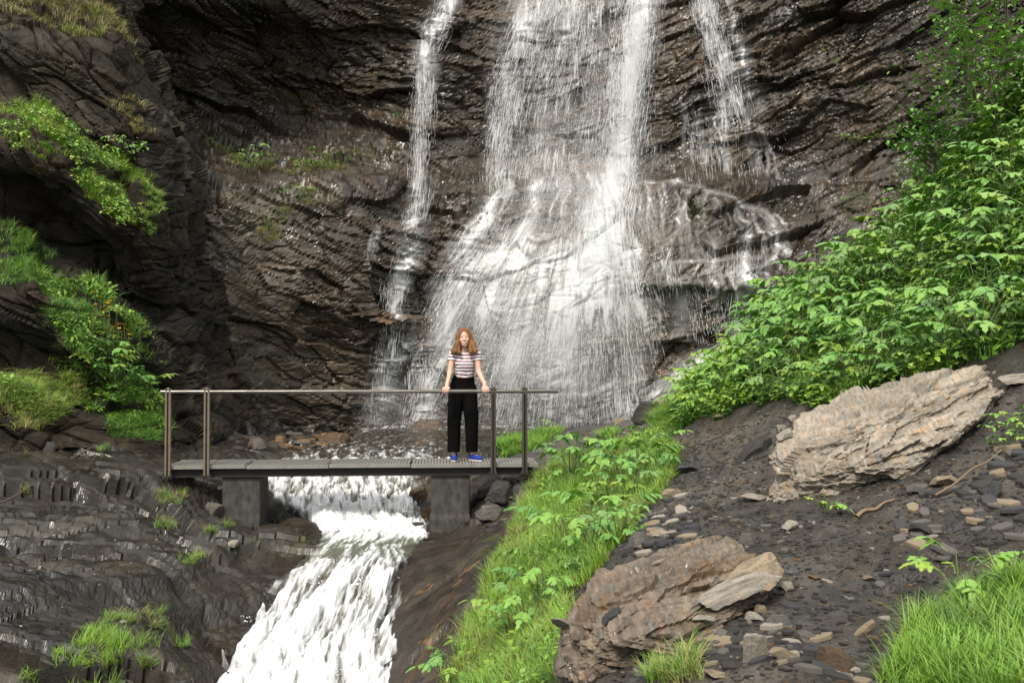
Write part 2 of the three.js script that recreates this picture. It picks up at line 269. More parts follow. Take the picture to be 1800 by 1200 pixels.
const RB = (() => { // smooth interpolation through the pins
  const n = pins.length, A = [], phi = (i, x, z) => Math.sqrt((pins[i][0] - x) ** 2 + (pins[i][2] - z) ** 2 + 0.06);
  for (let i = 0; i < n; i++) { const r = new Float64Array(n + 1); for (let j = 0; j < n; j++) r[j] = phi(j, pins[i][0], pins[i][2]) - (i === j ? 0.02 : 0); r[n] = pins[i][1]; A.push(r); }
  for (let c = 0; c < n; c++) { let m = c; for (let i = c + 1; i < n; i++) if (Math.abs(A[i][c]) > Math.abs(A[m][c])) m = i; [A[c], A[m]] = [A[m], A[c]]; for (let i = c + 1; i < n; i++) { const f = A[i][c] / A[c][c]; if (f) for (let k = c; k <= n; k++) A[i][k] -= f * A[c][k]; } }
  const w = new Float64Array(n); for (let i = n - 1; i >= 0; i--) { let s = A[i][n]; for (let k = i + 1; k < n; k++) s -= A[i][k] * w[k]; w[i] = s / A[i][i]; }
  return (x, z) => { let s = 0; for (let i = 0; i < n; i++) s += w[i] * Math.sqrt((pins[i][0] - x) ** 2 + (pins[i][2] - z) ** 2 + 0.06); return s; };
})();
const line = (pts) => (D) => { let i = 0; while (i < pts.length - 2 && D > pts[i + 1][0]) i++; const [a, b] = [pts[i], pts[i + 1]]; return mix(a[1], b[1], clamp((D - a[0]) / (b[0] - a[0]))); };
// x of the edge between bare rock and the soil of the right bank, and of the middle of the stream, by distance
const soilEdge = line([[2, -0.5], [6.5, -0.35], [8, -0.45], [9, -0.42], [10.3, -0.25], [11.5, -0.05], [12.8, 0.05], [14, -0.1], [16, -0.05], [19, 0.5], [21, 1.2], [25, 2]]);
const streamX = line([[2, -2.5], [6, -1.7], [8, -1.7], [9.5, -1.8], [11, -1.7], [12.5, -1.6], [14, -1.9], [16, -2.1], [20, -2.6], [25, -2.0]]);
const tread = (q, k, r0, r1) => { const f = Math.floor(q * k), r = q * k - f; return (f + 0.12 * r + 0.88 * sst(r0, r1, r)) / k - q; };
function bankRock(p, I) { // ledges of slate: flat treads and broken risers
  const x = p.x + 0.3 * pn(p.x * 0.7, 1, p.z * 0.7), z = p.z + 0.3 * pn(p.x * 0.7, 9, p.z * 0.7);
  let q = p.y * 1.15 + 0.10 * p.x + 0.16 * fbm(p.x * 0.6, 4, p.z * 0.8, 3);
  q += 0.10 * blocks(x * 0.3, 0.5, z * 1.0); let t = cellI * 0.5; const e1 = cellE;
  q += 0.035 * blocks(x * 0.6 + 3, 0.5, z * 2.6); t += cellI * 0.3; const e2 = cellE;
  q += 0.012 * blocks(x * 1.6 + 7, 0.5, z * 8); t += cellI * 0.2;
  let h = q - p.y * 1.15 - 0.10 * p.x; const s1 = 0.4 * tread(q, 3.1, 0.45, 0.85); h += s1; q += s1; h += 0.36 * tread(q + 0.03, 13, 0.35, 0.85) + 0.3 * tread(q + 0.013, 34, 0.35, 0.85);
  h -= 0.05 * (1 - sst(0, 0.05, e1)) + 0.015 * (1 - sst(0, 0.06, e2)); I.t = t;
  return h + 0.02 * fbm(p.x * 6, p.y * 9, p.z * 9, 4);
}
function groundDisp(p, n, I) {
  const D = -p.z, e = p.x - soilEdge(D) + 0.25 * pn(p.x * 0.8, 0, p.z * 0.8), rock = sst(0.25, -0.15, e);
  I.rock = rock; I.t = 0.5; let h = 0, up = 0;
  if (rock > 0) {
    const s = 1.3 * p.y + 0.28 * p.x + 0.85 * p.z, a = p.x * 0.94 - p.y * 0.2;
    const near = (sst(0.3, 1.4, Math.abs(p.x - streamX(D))) * 0.6 + 0.4) * (p.x > streamX(D) && D < 12.6 ? 0.4 : 1);
    const J = {}; up = rock * near * bankRock(p, I); h = rock * near * 0.5 * (brokenRock(p, J, s * 0.8, a * 0.45, p.z * 0.3, 1) - 0.55 * fbm(p.x * 0.4, p.y * 0.4, p.z * 0.4, 3)); I.t = 0.5 * I.t + 0.5 * J.t;
  }
  if (rock < 1) {
    const c = 0.05 * fbm(p.x * 1.1, p.y, p.z * 1.1, 4) + 0.02 * fbm(p.x * 7, 2, p.z * 7, 3) + 0.022 * blocks(p.x * 5, p.y * 9, p.z * 5) * sst(-0.1, 0.35, fbm(p.x * 0.9, 5, p.z * 0.9, 2) + 0.1);
    h += (1 - rock) * c; I.t = mix(0.3 + 0.4 * cellI, I.t, rock);
  }
  return V(n.x * h, n.y * h + up, n.z * h);
}
function groundColor(p, n, I) {
  const s = 1.3 * p.y + 0.28 * p.x + 0.85 * p.z, a = p.x * 0.94 - p.y * 0.2;
  // iron-stained rock beside the stream
  const nearX = p.x - streamX(-p.z), iron = (nearX > 0 ? 0.95 : 0.5) * sst(2.0, 0.9, Math.abs(nearX)) * sst(-17.5, -15, p.z) + 0.5 * sst(-15, -17, p.z);
  let c = rockColor(p, I, s, a, iron * 0.8, 0.08 * sst(0, -2, p.x) + 0.12);
  if (iron > 0.05) { // ochre veins and moss on the washed rock
    const v = Math.abs(pn(p.x * 1.1 + 3, p.y * 1.5, p.z * 2.2) + 0.3 * pn(p.x * 5, 2, p.z * 5)); c = mix3(c, [0.30, 0.175, 0.07], 0.8 * sst(0.05, 0.012, v) * sst(0, 0.3, nearX) * sst(-0.05, 0.2, pn(p.x * 1.3, 8, p.z * 1.3) + 0.1) * sst(-13, -12, p.z));
    c = mix3(c, [0.07, 0.085, 0.015], 0.75 * sst(0.16, 0.34, fbm(p.x * 1.8, 6, p.z * 1.8, 4)) * sst(0.8, 1.1, Math.abs(nearX)) * sst(-14.5, -13, p.z));
  }
  // pale dusty tops on the left bank
  const dust = sst(0.12, 0.42, fbm(p.x * 0.9, 3, p.z * 0.9 + 4, 4) + 0.06) * sst(-2.6, -3.4, p.x) * sst(-13.5, -12, p.z);
  c = mix3(c, [0.13, 0.113, 0.09], dust * 0.6);
  const g = 0.75 + 0.5 * I.t + 0.35 * fbm(p.x * 3, 1, p.z * 3, 3), wet = sst(-0.05, 0.3, fbm(p.x * 0.6, 7, p.z * 0.6, 3));
  let soil = mix3([0.062, 0.055, 0.047], [0.115, 0.101, 0.083], wet);
  soil = mix3(soil, [0.09, 0.06, 0.036], 0.5 * sst(0.2, 0.45, fbm(p.x * 4, 8, p.z * 4, 3)));
  return mix3([soil[0] * g, soil[1] * g, soil[2] * g], c, I.rock);
}
const groundAt = (o, x, z) => o.set(x, RB(x, z), z);
const rowD = (v) => 2.6 * (25.5 / 2.6) ** v;
const guv = (p) => [p.x, p.z * 0.8 + p.y * 0.6];
const leftBank = struct('rocky_bank', sheet(340, 560, (u, v, o) => { const D = rowD(v), a = -0.66 * (D + 1.2); return groundAt(o, mix(a, streamX(D), u ** 0.9), -D); }, groundDisp, groundColor, guv), M.bank, 'dark layered slate bank left of the stream', 'rock bank');
const ground = struct('ground', sheet(380, 520, (u, v, o) => { const D = rowD(v), b = 0.66 * (D + 1.2); return groundAt(o, mix(streamX(D), b, u ** 1.15), -D); }, groundDisp, groundColor, guv), M.path, 'gravel path and earthy bank right of the stream', 'ground');
const farGeo = sheet(60, 40, (u, v, o) => groundAt(o, -16 + 32 * u, 14 - 16.9 * v), groundDisp, groundColor, (p) => [p.x, p.z]);
struct('valley_floor', farGeo, M.path, 'ground behind the photographer', 'ground');

// ---------- finding spots on the ground ----------
const solid = [wall, leftRock, ground, leftBank], floor = [ground, leftBank];
for (const m of solid) { m.geometry.boundsTree = new MeshBVH(m.geometry); m.raycast = acceleratedRaycast; m.updateMatrixWorld(true); m.material.side = THREE.DoubleSide; }
const ray = new THREE.Raycaster(); ray.firstHitOnly = true;
function below(x, z, from = 14, list = [ground, leftBank, leftRock]) { ray.set(V(x, from, z), V(0, -1, 0)); const h = ray.intersectObjects(list, false); return h[0] ? { p: h[0].point, n: h[0].face.normal.clone() } : { p: V(x, RB(x, z), z), n: V(0, 1, 0) }; }
function spot(px, py, list = solid) { const e = V(0, EYE, 0); ray.set(e, at(px, py, 10).sub(e).normalize()); const h = ray.intersectObjects(list, false); if (!h[0]) return null; const n = h[0].face.normal.clone(); if (n.dot(ray.ray.direction) > 0) n.negate(); return { p: h[0].point, n, D: -h[0].point.z }; }

// ---------- footbridge ----------
const metalRough = tex(256, (u, v) => 0.6 + 0.7 * pf(u, v, 8, 4, 33), false, 3);
const steelMap = tex(256, (u, v) => { const a = 0.78 + 0.4 * pf(u, v, 8, 5, 41), b = Math.max(0, pf(u, v, 4, 4, 52)) * 0.5; return [a, a - b * 0.25, a - b * 0.5]; }, true, 2);
M.galv = new THREE.MeshStandardMaterial({ color: new THREE.Color().setRGB(0.40, 0.40, 0.37), map: steelMap, roughness: 0.6, roughnessMap: metalRough, metalness: 0.25 });
M.rail = new THREE.MeshStandardMaterial({ color: new THREE.Color().setRGB(0.24, 0.225, 0.20), map: steelMap, roughness: 0.5, roughnessMap: metalRough, metalness: 0.6 });
M.postTan = new THREE.MeshStandardMaterial({ color: new THREE.Color().setRGB(0.27, 0.225, 0.165), map: steelMap, roughness: 0.7, metalness: 0.3 });
M.postDark = new THREE.MeshStandardMaterial({ color: new THREE.Color().setRGB(0.10, 0.09, 0.075), map: steelMap, roughness: 0.65, metalness: 0.35 });
M.beam = new THREE.MeshStandardMaterial({ color: new THREE.Color().setRGB(0.028, 0.025, 0.022), map: steelMap, roughness: 0.7, metalness: 0.2 });
const box = (w, h, d, x, y, z) => new THREE.BoxGeometry(w, h, d).translate(x, y, z);
const bL = at(291, 819, 12.6), bR = at(950, 811, 12.95), bLen = Math.hypot(bR.x - bL.x, bR.z - bL.z), bYaw = Math.atan2(-(bR.z - bL.z), bR.x - bL.x);
const DECK = -0.015;
const bridge = thing('footbridge', 'narrow steel footbridge with grating deck and one handrail over the stream', 'footbridge', V(bL.x, DECK, bL.z), bYaw);
const bx = (px) => { const k = (px - 900) / F, c = Math.cos(bYaw), s = Math.sin(bYaw); return (k * -bL.z - bL.x) / (c - k * s); }; // place along the bridge seen at that column
{
  const W = 0.74, cuts = [0, bx(365) + 0.02, bx(433), bx(578), bx(722), bLen - 0.02];
  for (let i = 0; i < 5; i++) {
    const a = cuts[i] + 0.006, b = cuts[i + 1] - 0.006, g = [], dy = [0, 0.004, -0.003, 0.003, -0.004][i];
    for (let x = a + 0.03; x < b - 0.02; x += 0.042) g.push(box(0.026, 0.03, W - 0.08, x, -0.017 + dy, -W / 2));
    for (const z of [-0.17, -0.37, -0.57]) g.push(box(b - a - 0.02, 0.012, 0.014, (a + b) / 2, -0.012 + dy, z));
    const panel = mesh('grating_panel', mergeGeometries(g), M.galv, bridge);
    mesh('edge_strip', box(b - a, 0.05, 0.035, (a + b) / 2, -0.026 + dy, -0.0175), M.galv, panel);
    mesh('edge_strip', box(b - a, 0.05, 0.035, (a + b) / 2, -0.026 + dy, -W + 0.0175), M.galv, panel);
  }
  for (const z of [-0.075, -W + 0.075]) mesh('beam', mergeGeometries([box(bLen - 0.14, 0.012, 0.09, bLen / 2 - 0.02, -0.058, z), box(bLen - 0.14, 0.085, 0.014, bLen / 2 - 0.02, -0.1065, z), box(bLen - 0.14, 0.012, 0.09, bLen / 2 - 0.02, -0.155, z)]), M.beam, bridge);
  for (const px of [335, 470, 580, 720, 880]) mesh('cross_member', box(0.06, 0.06, W - 0.27, bx(px), -0.105, -W / 2), M.beam, bridge);
  const railY = 0.955, x0 = bx(284), x1 = bx(981);
  mesh('handrail', new THREE.CylinderGeometry(0.0255, 0.0255, x1 - x0, 18).rotateZ(Math.PI / 2).translate((x0 + x1) / 2, railY, 0.03), M.rail, bridge);
  for (const px of [297, 365, 867, 922]) {
    const x = bx(px), m = px < 600 ? M.postTan : M.postDark, g = [];
    for (const s of [-1, 1]) g.push(box(0.022, 1.12, 0.05, x + s * 0.0235, 0.43, 0.03));
    g.push(box(0.024, 1.04, 0.008, x, 0.40, 0.012));
    const post = mesh('post', mergeGeometries(g), m, bridge);
    mesh('clamp', mergeGeometries([box(0.075, 0.012, 0.064, x, railY + 0.033, 0.03), box(0.03, 0.02, 0.03, x, railY + 0.048, 0.03)]), m, post);
    mesh('bracket', mergeGeometries([box(0.13, 0.014, 0.06, x, -0.137, 0.03), new THREE.CylinderGeometry(0.012, 0.012, 0.03, 8).translate(x - 0.045, -0.12, 0.04), new THREE.CylinderGeometry(0.012, 0.012, 0.03, 8).translate(x + 0.045, -0.12, 0.04)]), M.beam, post);
  }
  mesh('hanging_rod', new THREE.CylinderGeometry(0.006, 0.006, 0.26, 6).translate(bx(357), -0.28, -0.08), M.beam, bridge);
}
// concrete piers
const concMap = tex(512, (u, v) => { const a = 0.72 + 0.35 * pf(u, v, 6, 5, 61), s = 0.25 * Math.max(0, pf(u, v, 3, 3, 71, 3)); return [a - s, a - s, a - s * 1.1]; }, true, 1);
const concBump = tex(512, (u, v) => 0.6 + 0.3 * pf(u, v, 24, 4, 81) - 0.5 * (pf(u, v, 20, 2, 90) > 0.33 ? 1 : 0), false, 1.5);
M.concrete = new THREE.MeshStandardMaterial({ color: new THREE.Color().setRGB(0.10, 0.095, 0.085), map: concMap, bumpMap: concBump, bumpScale: 0.012, roughness: 0.9 });
function pier(px0, px1, label, joint) {
  const x0 = bx(px0), x1 = bx(px1), w = x1 - x0, g = new THREE.BoxGeometry(w, 1.0, 0.6, 16, 30, 16), p = g.attributes.position, v = V();
  for (let i = 0; i < p.count; i++) {
    v.fromBufferAttribute(p, i); const e = Math.max(Math.abs(v.x) / (w / 2), 0), f = Math.abs(v.z) / 0.3;
    if (e > 0.99 && f > 0.99) { v.x *= 0.965; v.z *= 0.965; }
    v.x *= 1 - 0.04 * (v.y + 0.5); let k = 0.012 * fbm(v.x * 6 + px0, v.y * 6, v.z * 6, 3) + 0.01 * sst(-0.2, -0.5, v.y);
    if (joint) k += v.y < joint ? 0.014 : 0;
    v.x += Math.sign(v.x) * k * (e > 0.99 ? 1 : 0); v.z += Math.sign(v.z) * k * (f > 0.99 ? 1 : 0);
    p.setXYZ(i, v.x, v.y, v.z);
  }
  g.computeVertexNormals();
  const o = mesh('concrete_pier', g, M.concrete); o.rotation.y = bYaw;
  const c = V((x0 + x1) / 2, -0.162 - 0.5, -0.37).applyAxisAngle(V(0, 1, 0), bYaw); o.position.set(bL.x + c.x, DECK + c.y, bL.z + c.z);
  return tag(o, label, 'pier', 'piers under the footbridge');
}
pier(388, 458, 'grey concrete pier under the left end of the footbridge');
pier(757, 827, 'dark patched concrete pier right of the stream under the footbridge', -0.05);

// ---------- the woman on the bridge ----------
function surfaceNets(f, lo, hi, cell, colorOf) {
  const n = [0, 1, 2].map((a) => Math.ceil((hi[a] - lo[a]) / cell) + 1), [nx, ny, nz] = n, F_ = new Float32Array(nx * ny * nz), id = new Int32Array(nx * ny * nz).fill(-1), pos = [], idx = [];
  for (let k = 0, q = 0; k < nz; k++) for (let j = 0; j < ny; j++) for (let i = 0; i < nx; i++) F_[q++] = f(lo[0] + i * cell, lo[1] + j * cell, lo[2] + k * cell);
  const at_ = (i, j, k) => (k * ny + j) * nx + i;
  for (let k = 0; k < nz - 1; k++) for (let j = 0; j < ny - 1; j++) for (let i = 0; i < nx - 1; i++) {
    const c = []; let m = 0; for (let t = 0; t < 8; t++) { c[t] = F_[at_(i + (t & 1), j + ((t >> 1) & 1), k + (t >> 2))]; if (c[t] < 0) m++; }
    if (m === 0 || m === 8) continue;
    let s = [0, 0, 0], cnt = 0;
    for (let a = 0; a < 8; a++) for (const b of [1, 2, 4]) if (!(a & b)) { const u = c[a], w = c[a | b]; if ((u < 0) !== (w < 0)) { const t = u / (u - w); s[0] += (a & 1) + (b === 1 ? t : 0); s[1] += ((a >> 1) & 1) + (b === 2 ? t : 0); s[2] += (a >> 2) + (b === 4 ? t : 0); cnt++; } }
    id[at_(i, j, k)] = pos.length / 3; pos.push(lo[0] + (i + s[0] / cnt) * cell, lo[1] + (j + s[1] / cnt) * cell, lo[2] + (k + s[2] / cnt) * cell);
  }
  const quad = (a, b, c, d, flip) => { if (a < 0 || b < 0 || c < 0 || d < 0) return; flip ? idx.push(a, c, b, a, d, c) : idx.push(a, b, c, a, c, d); };
  for (let k = 1; k < nz - 1; k++) for (let j = 1; j < ny - 1; j++) for (let i = 1; i < nx - 1; i++) {
    const v = F_[at_(i, j, k)] < 0;
    if (v !== F_[at_(i + 1, j, k)] < 0) quad(id[at_(i, j - 1, k - 1)], id[at_(i, j, k - 1)], id[at_(i, j, k)], id[at_(i, j - 1, k)], !v);
    if (v !== F_[at_(i, j + 1, k)] < 0) quad(id[at_(i - 1, j, k - 1)], id[at_(i - 1, j, k)], id[at_(i, j, k)], id[at_(i, j, k - 1)], !v);
    if (v !== F_[at_(i, j, k + 1)] < 0) quad(id[at_(i - 1, j - 1, k)], id[at_(i, j - 1, k)], id[at_(i, j, k)], id[at_(i - 1, j, k)], !v);
  }
  const g = new THREE.BufferGeometry(); g.setAttribute('position', new THREE.Float32BufferAttribute(pos, 3)); g.setIndex(idx); g.computeVertexNormals();
  const col = []; for (let i = 0; i < pos.length; i += 3) col.push(...colorOf(pos[i], pos[i + 1], pos[i + 2])); g.setAttribute('color', new THREE.Float32BufferAttribute(col, 3));
  return g;
}
const smin = (a, b, k) => { const h = clamp(0.5 + 0.5 * (b - a) / k); return mix(b, a, h) - k * h * (1 - h); };
function cone(x, y, z, a, b, ra, rb) { const dx = b[0] - a[0], dy = b[1] - a[1], dz = b[2] - a[2], px = x - a[0], py = y - a[1], pz = z - a[2], t = clamp((px * dx + py * dy + pz * dz) / (dx * dx + dy * dy + dz * dz)); return Math.hypot(px - dx * t, py - dy * t, pz - dz * t) - mix(ra, rb, t); }
const ell = (x, y, z, c, r) => { const a = (x - c[0]) / r[0], b = (y - c[1]) / r[1], d = (z - c[2]) / r[2], k = Math.hypot(a, b, d); return (k - 1) * Math.min(r[0], r[1], r[2]); };
{
  const feet = at(817, 806, 13.2), base = V(feet.x, DECK, -13.2);
  const SC = 1.04, railP = (px) => { const x = bx(px); return V(x, 0.955, 0.03).applyAxisAngle(V(0, 1, 0), bYaw).add(V(bL.x, DECK, bL.z)).sub(base).multiply(V(1, 1 / SC, 1)); };
  const hl = railP(784), hr = railP(853);
  const J = { neck: [0.0, 1.44, 0.09], head: [0.0, 1.605, 0.135], sl: [-0.160, 1.395, 0.08], sr: [0.163, 1.395, 0.08], el: [-0.196, 1.16, 0.14], er: [0.196, 1.16, 0.14], wl: [hl.x + 0.012, hl.y + 0.085, hl.z - 0.05], wr: [hr.x - 0.012, hr.y + 0.085, hr.z - 0.05], hipl: [-0.115, 0.95, -0.02], hipr: [0.055, 0.95, -0.02], kl: [-0.15, 0.52, 0.02], kr: [0.098, 0.52, 0.02], al: [-0.155, 0.09, -0.02], ar: [0.10, 0.09, -0.02] };
  const person = thing('person', 'woman in striped T-shirt and black wide trousers leaning on the bridge handrail', 'person', base); person.scale.y = SC;
  const skinM = new THREE.MeshPhysicalMaterial({ vertexColors: true, roughness: 0.55, sheen: 0.1 });
  const cloth = (o) => new THREE.MeshPhysicalMaterial({ vertexColors: true, roughness: 0.9, specularIntensity: 0.3, ...o });
  const SK = [0.50, 0.31, 0.225];
  const bodyF = (x, y, z) => {
    let d = ell(x, y, z, [0, 1.27, 0.055], [0.118, 0.16, 0.085]);
    d = smin(d, ell(x, y, z, [-0.01, 1.09, 0.02], [0.105, 0.13, 0.08]), 0.06); d = smin(d, ell(x, y, z, [-0.03, 0.96, -0.01], [0.14, 0.12, 0.095]), 0.07);
    d = smin(d, cone(x, y, z, J.sl, J.sr, 0.05, 0.05), 0.05); d = smin(d, cone(x, y, z, [0, 1.38, 0.06], [0, 1.53, 0.115], 0.052, 0.046), 0.03);
    d = smin(d, cone(x, y, z, [-0.09, 1.40, 0.06], [0, 1.47, 0.08], 0.04, 0.04), 0.04); d = smin(d, cone(x, y, z, [0.09, 1.40, 0.06], [0, 1.47, 0.08], 0.04, 0.04), 0.04);
    for (const [s, e, w] of [[J.sl, J.el, J.wl], [J.sr, J.er, J.wr]]) { d = smin(d, cone(x, y, z, s, e, 0.046, 0.036), 0.025); d = smin(d, cone(x, y, z, e, w, 0.037, 0.024), 0.02); }
    for (const [h, k, a] of [[J.hipl, J.kl, J.al], [J.hipr, J.kr, J.ar]]) { d = smin(d, cone(x, y, z, h, k, 0.07, 0.05), 0.03); d = smin(d, cone(x, y, z, k, a, 0.05, 0.034), 0.03); }
    return d;
  };
  // head, turned a little, tilted to her left
  const [hx, hy, hz] = J.head;
  const face = (x, y, z) => { const a = 0.05, u = x - hx, v = y - hy; return [u * Math.cos(a) + v * Math.sin(a), -u * Math.sin(a) + v * Math.cos(a), z - hz]; };
  const headF = (X, Y, Z) => {
    const [x, y, z] = face(X, Y, Z);
    let d = ell(x, y, z, [0, 0.022, -0.01], [0.076, 0.098, 0.092]);
    d = smin(d, ell(x, y, z, [0, -0.045, 0.02], [0.057, 0.07, 0.066]), 0.03); d = smin(d, ell(x, y, z, [0, -0.095, 0.05], [0.026, 0.02, 0.022]), 0.025);
    for (const s of [-1, 1]) { d = smin(d, ell(x, y, z, [s * 0.04, -0.028, 0.058], [0.022, 0.02, 0.018]), 0.015); d = smin(d, ell(x, y, z, [s * 0.078, -0.005, -0.01], [0.01, 0.028, 0.016]), 0.006); d = -smin(-d, ell(x, y, z, [s * 0.031, 0.010, 0.092], [0.02, 0.012, 0.014]), 0.008); d = smin(d, ell(x, y, z, [s * 0.031, 0.009, 0.068], [0.014, 0.009, 0.011]), 0.005); }
    d = smin(d, cone(x, y, z, [0, 0.012, 0.078], [0, -0.028, 0.098], 0.007, 0.0115), 0.01); d = smin(d, ell(x, y, z, [0, -0.033, 0.086], [0.017, 0.008, 0.01]), 0.006);
    d = smin(d, ell(x, y, z, [0, -0.062, 0.076], [0.027, 0.013, 0.012]), 0.008);
    d = smin(d, cone(X, Y, Z, [0, 1.42, 0.075], [0, 1.55, 0.12], 0.047, 0.044), 0.02);
    return d;
  };
  const headC = (X, Y, Z) => {
    const [x, y, z] = face(X, Y, Z); if (z < 0.02) return SK;
    const my = y + 0.061 + 18 * x * x * -1; if (z > 0.05 && Math.abs(x) < 0.026) { if (Math.abs(my) < 0.0055) return [0.8, 0.77, 0.72]; if (Math.abs(my) < 0.0125) return [0.45, 0.14, 0.12]; }
    for (const s of [-1, 1]) { const u = (x - s * 0.031) / 0.017; if (Math.abs(u) < 1) { const lid = y - 0.008 - 0.004 * (1 - u * u); if (Math.abs(lid) < 0.003) return [0.05, 0.03, 0.02]; if (Math.abs(y - 0.029 - 0.004 * (1 - u * u)) < 0.0032) return [0.2, 0.1, 0.05]; } const c = Math.hypot(x - s * 0.042, y + 0.03); if (c < 0.02) return mix3([0.62, 0.28, 0.2], SK, c / 0.02); }
    return SK;
  };
  // hands closed over the rail, four fingers in front, thumb behind
  const handG = (w, r, s) => {
    const segs = [], R = 0.0255, C = [r.x, r.y, r.z], palm = (t) => [C[0] + s * (-0.036 + 0.024 * t), C[1] + R + 0.014, C[2] + 0.004];
    for (let k = 0; k < 4; k++) { const L = [0.92, 1.04, 1, 0.82][k], x = C[0] + s * (-0.034 + 0.0225 * k), rad = 0.0092 - (k === 3 ? 0.001 : 0), ar = (t) => [x + s * 0.004 * t, C[1] + Math.cos(t) * (R + 0.0095), C[2] + Math.sin(t) * (R + 0.0095)]; segs.push([w, ar(0.25), 0.012, rad * 1.1], [ar(0.25), ar(0.25 + 0.7 * L), rad * 1.1, rad], [ar(0.25 + 0.7 * L), ar(0.25 + 1.3 * L), rad, rad * 0.95], [ar(0.25 + 1.3 * L), ar(0.25 + 1.9 * L), rad * 0.95, rad * 0.85]); }
    const tx = C[0] + s * 0.05; segs.push([[w[0] + s * 0.006, w[1] - 0.01, w[2]], [tx - s * 0.012, C[1] + R + 0.008, C[2] - 0.012], 0.014, 0.0115], [[tx - s * 0.012, C[1] + R + 0.008, C[2] - 0.012], [tx, C[1] + 0.012, C[2] - R - 0.01], 0.0112, 0.009]);
    const f = (x, y, z) => { let d = cone(x, y, z, [w[0], w[1] + 0.03, w[2] - 0.012], w, 0.026, 0.024); d = smin(d, cone(x, y, z, w, palm(1.4), 0.023, 0.02), 0.02); d = smin(d, cone(x, y, z, palm(-0.2), palm(3.2), 0.015, 0.014), 0.012); for (const [a, b, ra, rb] of segs) d = smin(d, cone(x, y, z, a, b, ra, rb), 0.004); return d; };
    return surfaceNets(f, [C[0] - 0.09, C[1] - 0.06, C[2] - 0.1], [C[0] + 0.09, C[1] + 0.14, C[2] + 0.06], 0.004, () => SK);
  };
  const bodyG = mergeGeometries([surfaceNets(bodyF, [-0.4, 0.03, -0.16], [0.4, 1.56, 0.46], 0.0125, () => SK), surfaceNets(headF, [hx - 0.11, hy - 0.19, hz - 0.13], [hx + 0.11, hy + 0.15, hz + 0.13], 0.0042, headC), handG(J.wl, hl, -1), handG(J.wr, hr, 1)]);
  mesh('body', bodyG, skinM, person);
  // T-shirt
  const shirtF = (x, y, z) => {
    const wr = 0.005 * pn(x * 14, y * 22, z * 14);
    let d = ell(x, y, z, [0, 1.27, 0.06], [0.135, 0.19, 0.10]); d = smin(d, ell(x, y, z, [0.0, 1.27, 0.115], [0.095, 0.06, 0.055]), 0.05);
    d = smin(d, ell(x, y, z, [-0.008, 1.13, 0.03], [0.117, 0.13, 0.092]), 0.05); d = smin(d, cone(x, y, z, [J.sl[0], J.sl[1], J.sl[2]], [J.sr[0], J.sr[1], J.sr[2]], 0.056, 0.056), 0.04);
    for (const [s, e] of [[J.sl, J.el], [J.sr, J.er]]) { const t = 0.36, m = [mix(s[0], e[0], t), mix(s[1], e[1], t), mix(s[2], e[2], t)], dx = e[0] - s[0], dy = e[1] - s[1], dz = e[2] - s[2], L = Math.hypot(dx, dy, dz); let q = cone(x, y, z, s, m, 0.055, 0.056); q = Math.max(q, ((x - m[0]) * dx + (y - m[1]) * dy + (z - m[2]) * dz) / L); d = smin(d, q, 0.025); }
    d = Math.max(d, 1.085 - y); d = Math.max(d, -ell(x, y, z, [0, 1.475, 0.125], [0.075, 0.065, 0.075])); return d + wr;
  };
  const stripe = (x, y, z) => { const t = ((y + 0.012 * pn(x * 7, y * 7, z * 7) - 0.05 * Math.abs(x)) / 0.043 % 1 + 1) % 1; return t < 0.3 ? [0.018, 0.018, 0.045] : t < 0.46 ? [0.55, 0.16, 0.16] : [0.68, 0.68, 0.72]; };
  const shirt = mesh('t_shirt', surfaceNets(shirtF, [-0.27, 1.06, -0.09], [0.27, 1.5, 0.22], 0.0055, stripe), cloth({}), person); tag(shirt, 'white T-shirt with navy and red stripes');
  // wide trousers
  const trF = (x, y, z) => {
    let d = ell(x, y, z, [-0.028, 0.97, -0.005], [0.168, 0.2, 0.115]); d = smin(d, ell(x, y, z, [-0.01, 1.10, 0.02], [0.122, 0.1, 0.095]), 0.05);
    const fold = 0.006 * Math.sin(Math.atan2(z, x + 0.03) * 5 + 3 * pn(x * 3, y * 2, z * 3)) * sst(0.9, 0.6, y);
    for (const [h, k, a, o] of [[J.hipl, J.kl, J.al, -1], [J.hipr, J.kr, J.ar, 1]]) { let q = cone(x, y, z, [h[0], h[1] - 0.03, h[2]], [k[0], k[1], k[2]], 0.108, 0.096); q = Math.min(q, cone(x, y, z, k, [a[0], 0.05, a[2]], 0.096, 0.078)); d = smin(d, q, 0.02); }
    d = Math.max(d, 0.115 - y); return Math.max(d, y - 1.135) + fold;
  };
  tag(mesh('trousers', surfaceNets(trF, [-0.32, 0.09, -0.16], [0.28, 1.16, 0.16], 0.009, () => [0.0045, 0.0043, 0.0045]), cloth({ roughness: 0.95, specularIntensity: 0.1 }), person), 'black wide-legged trousers');
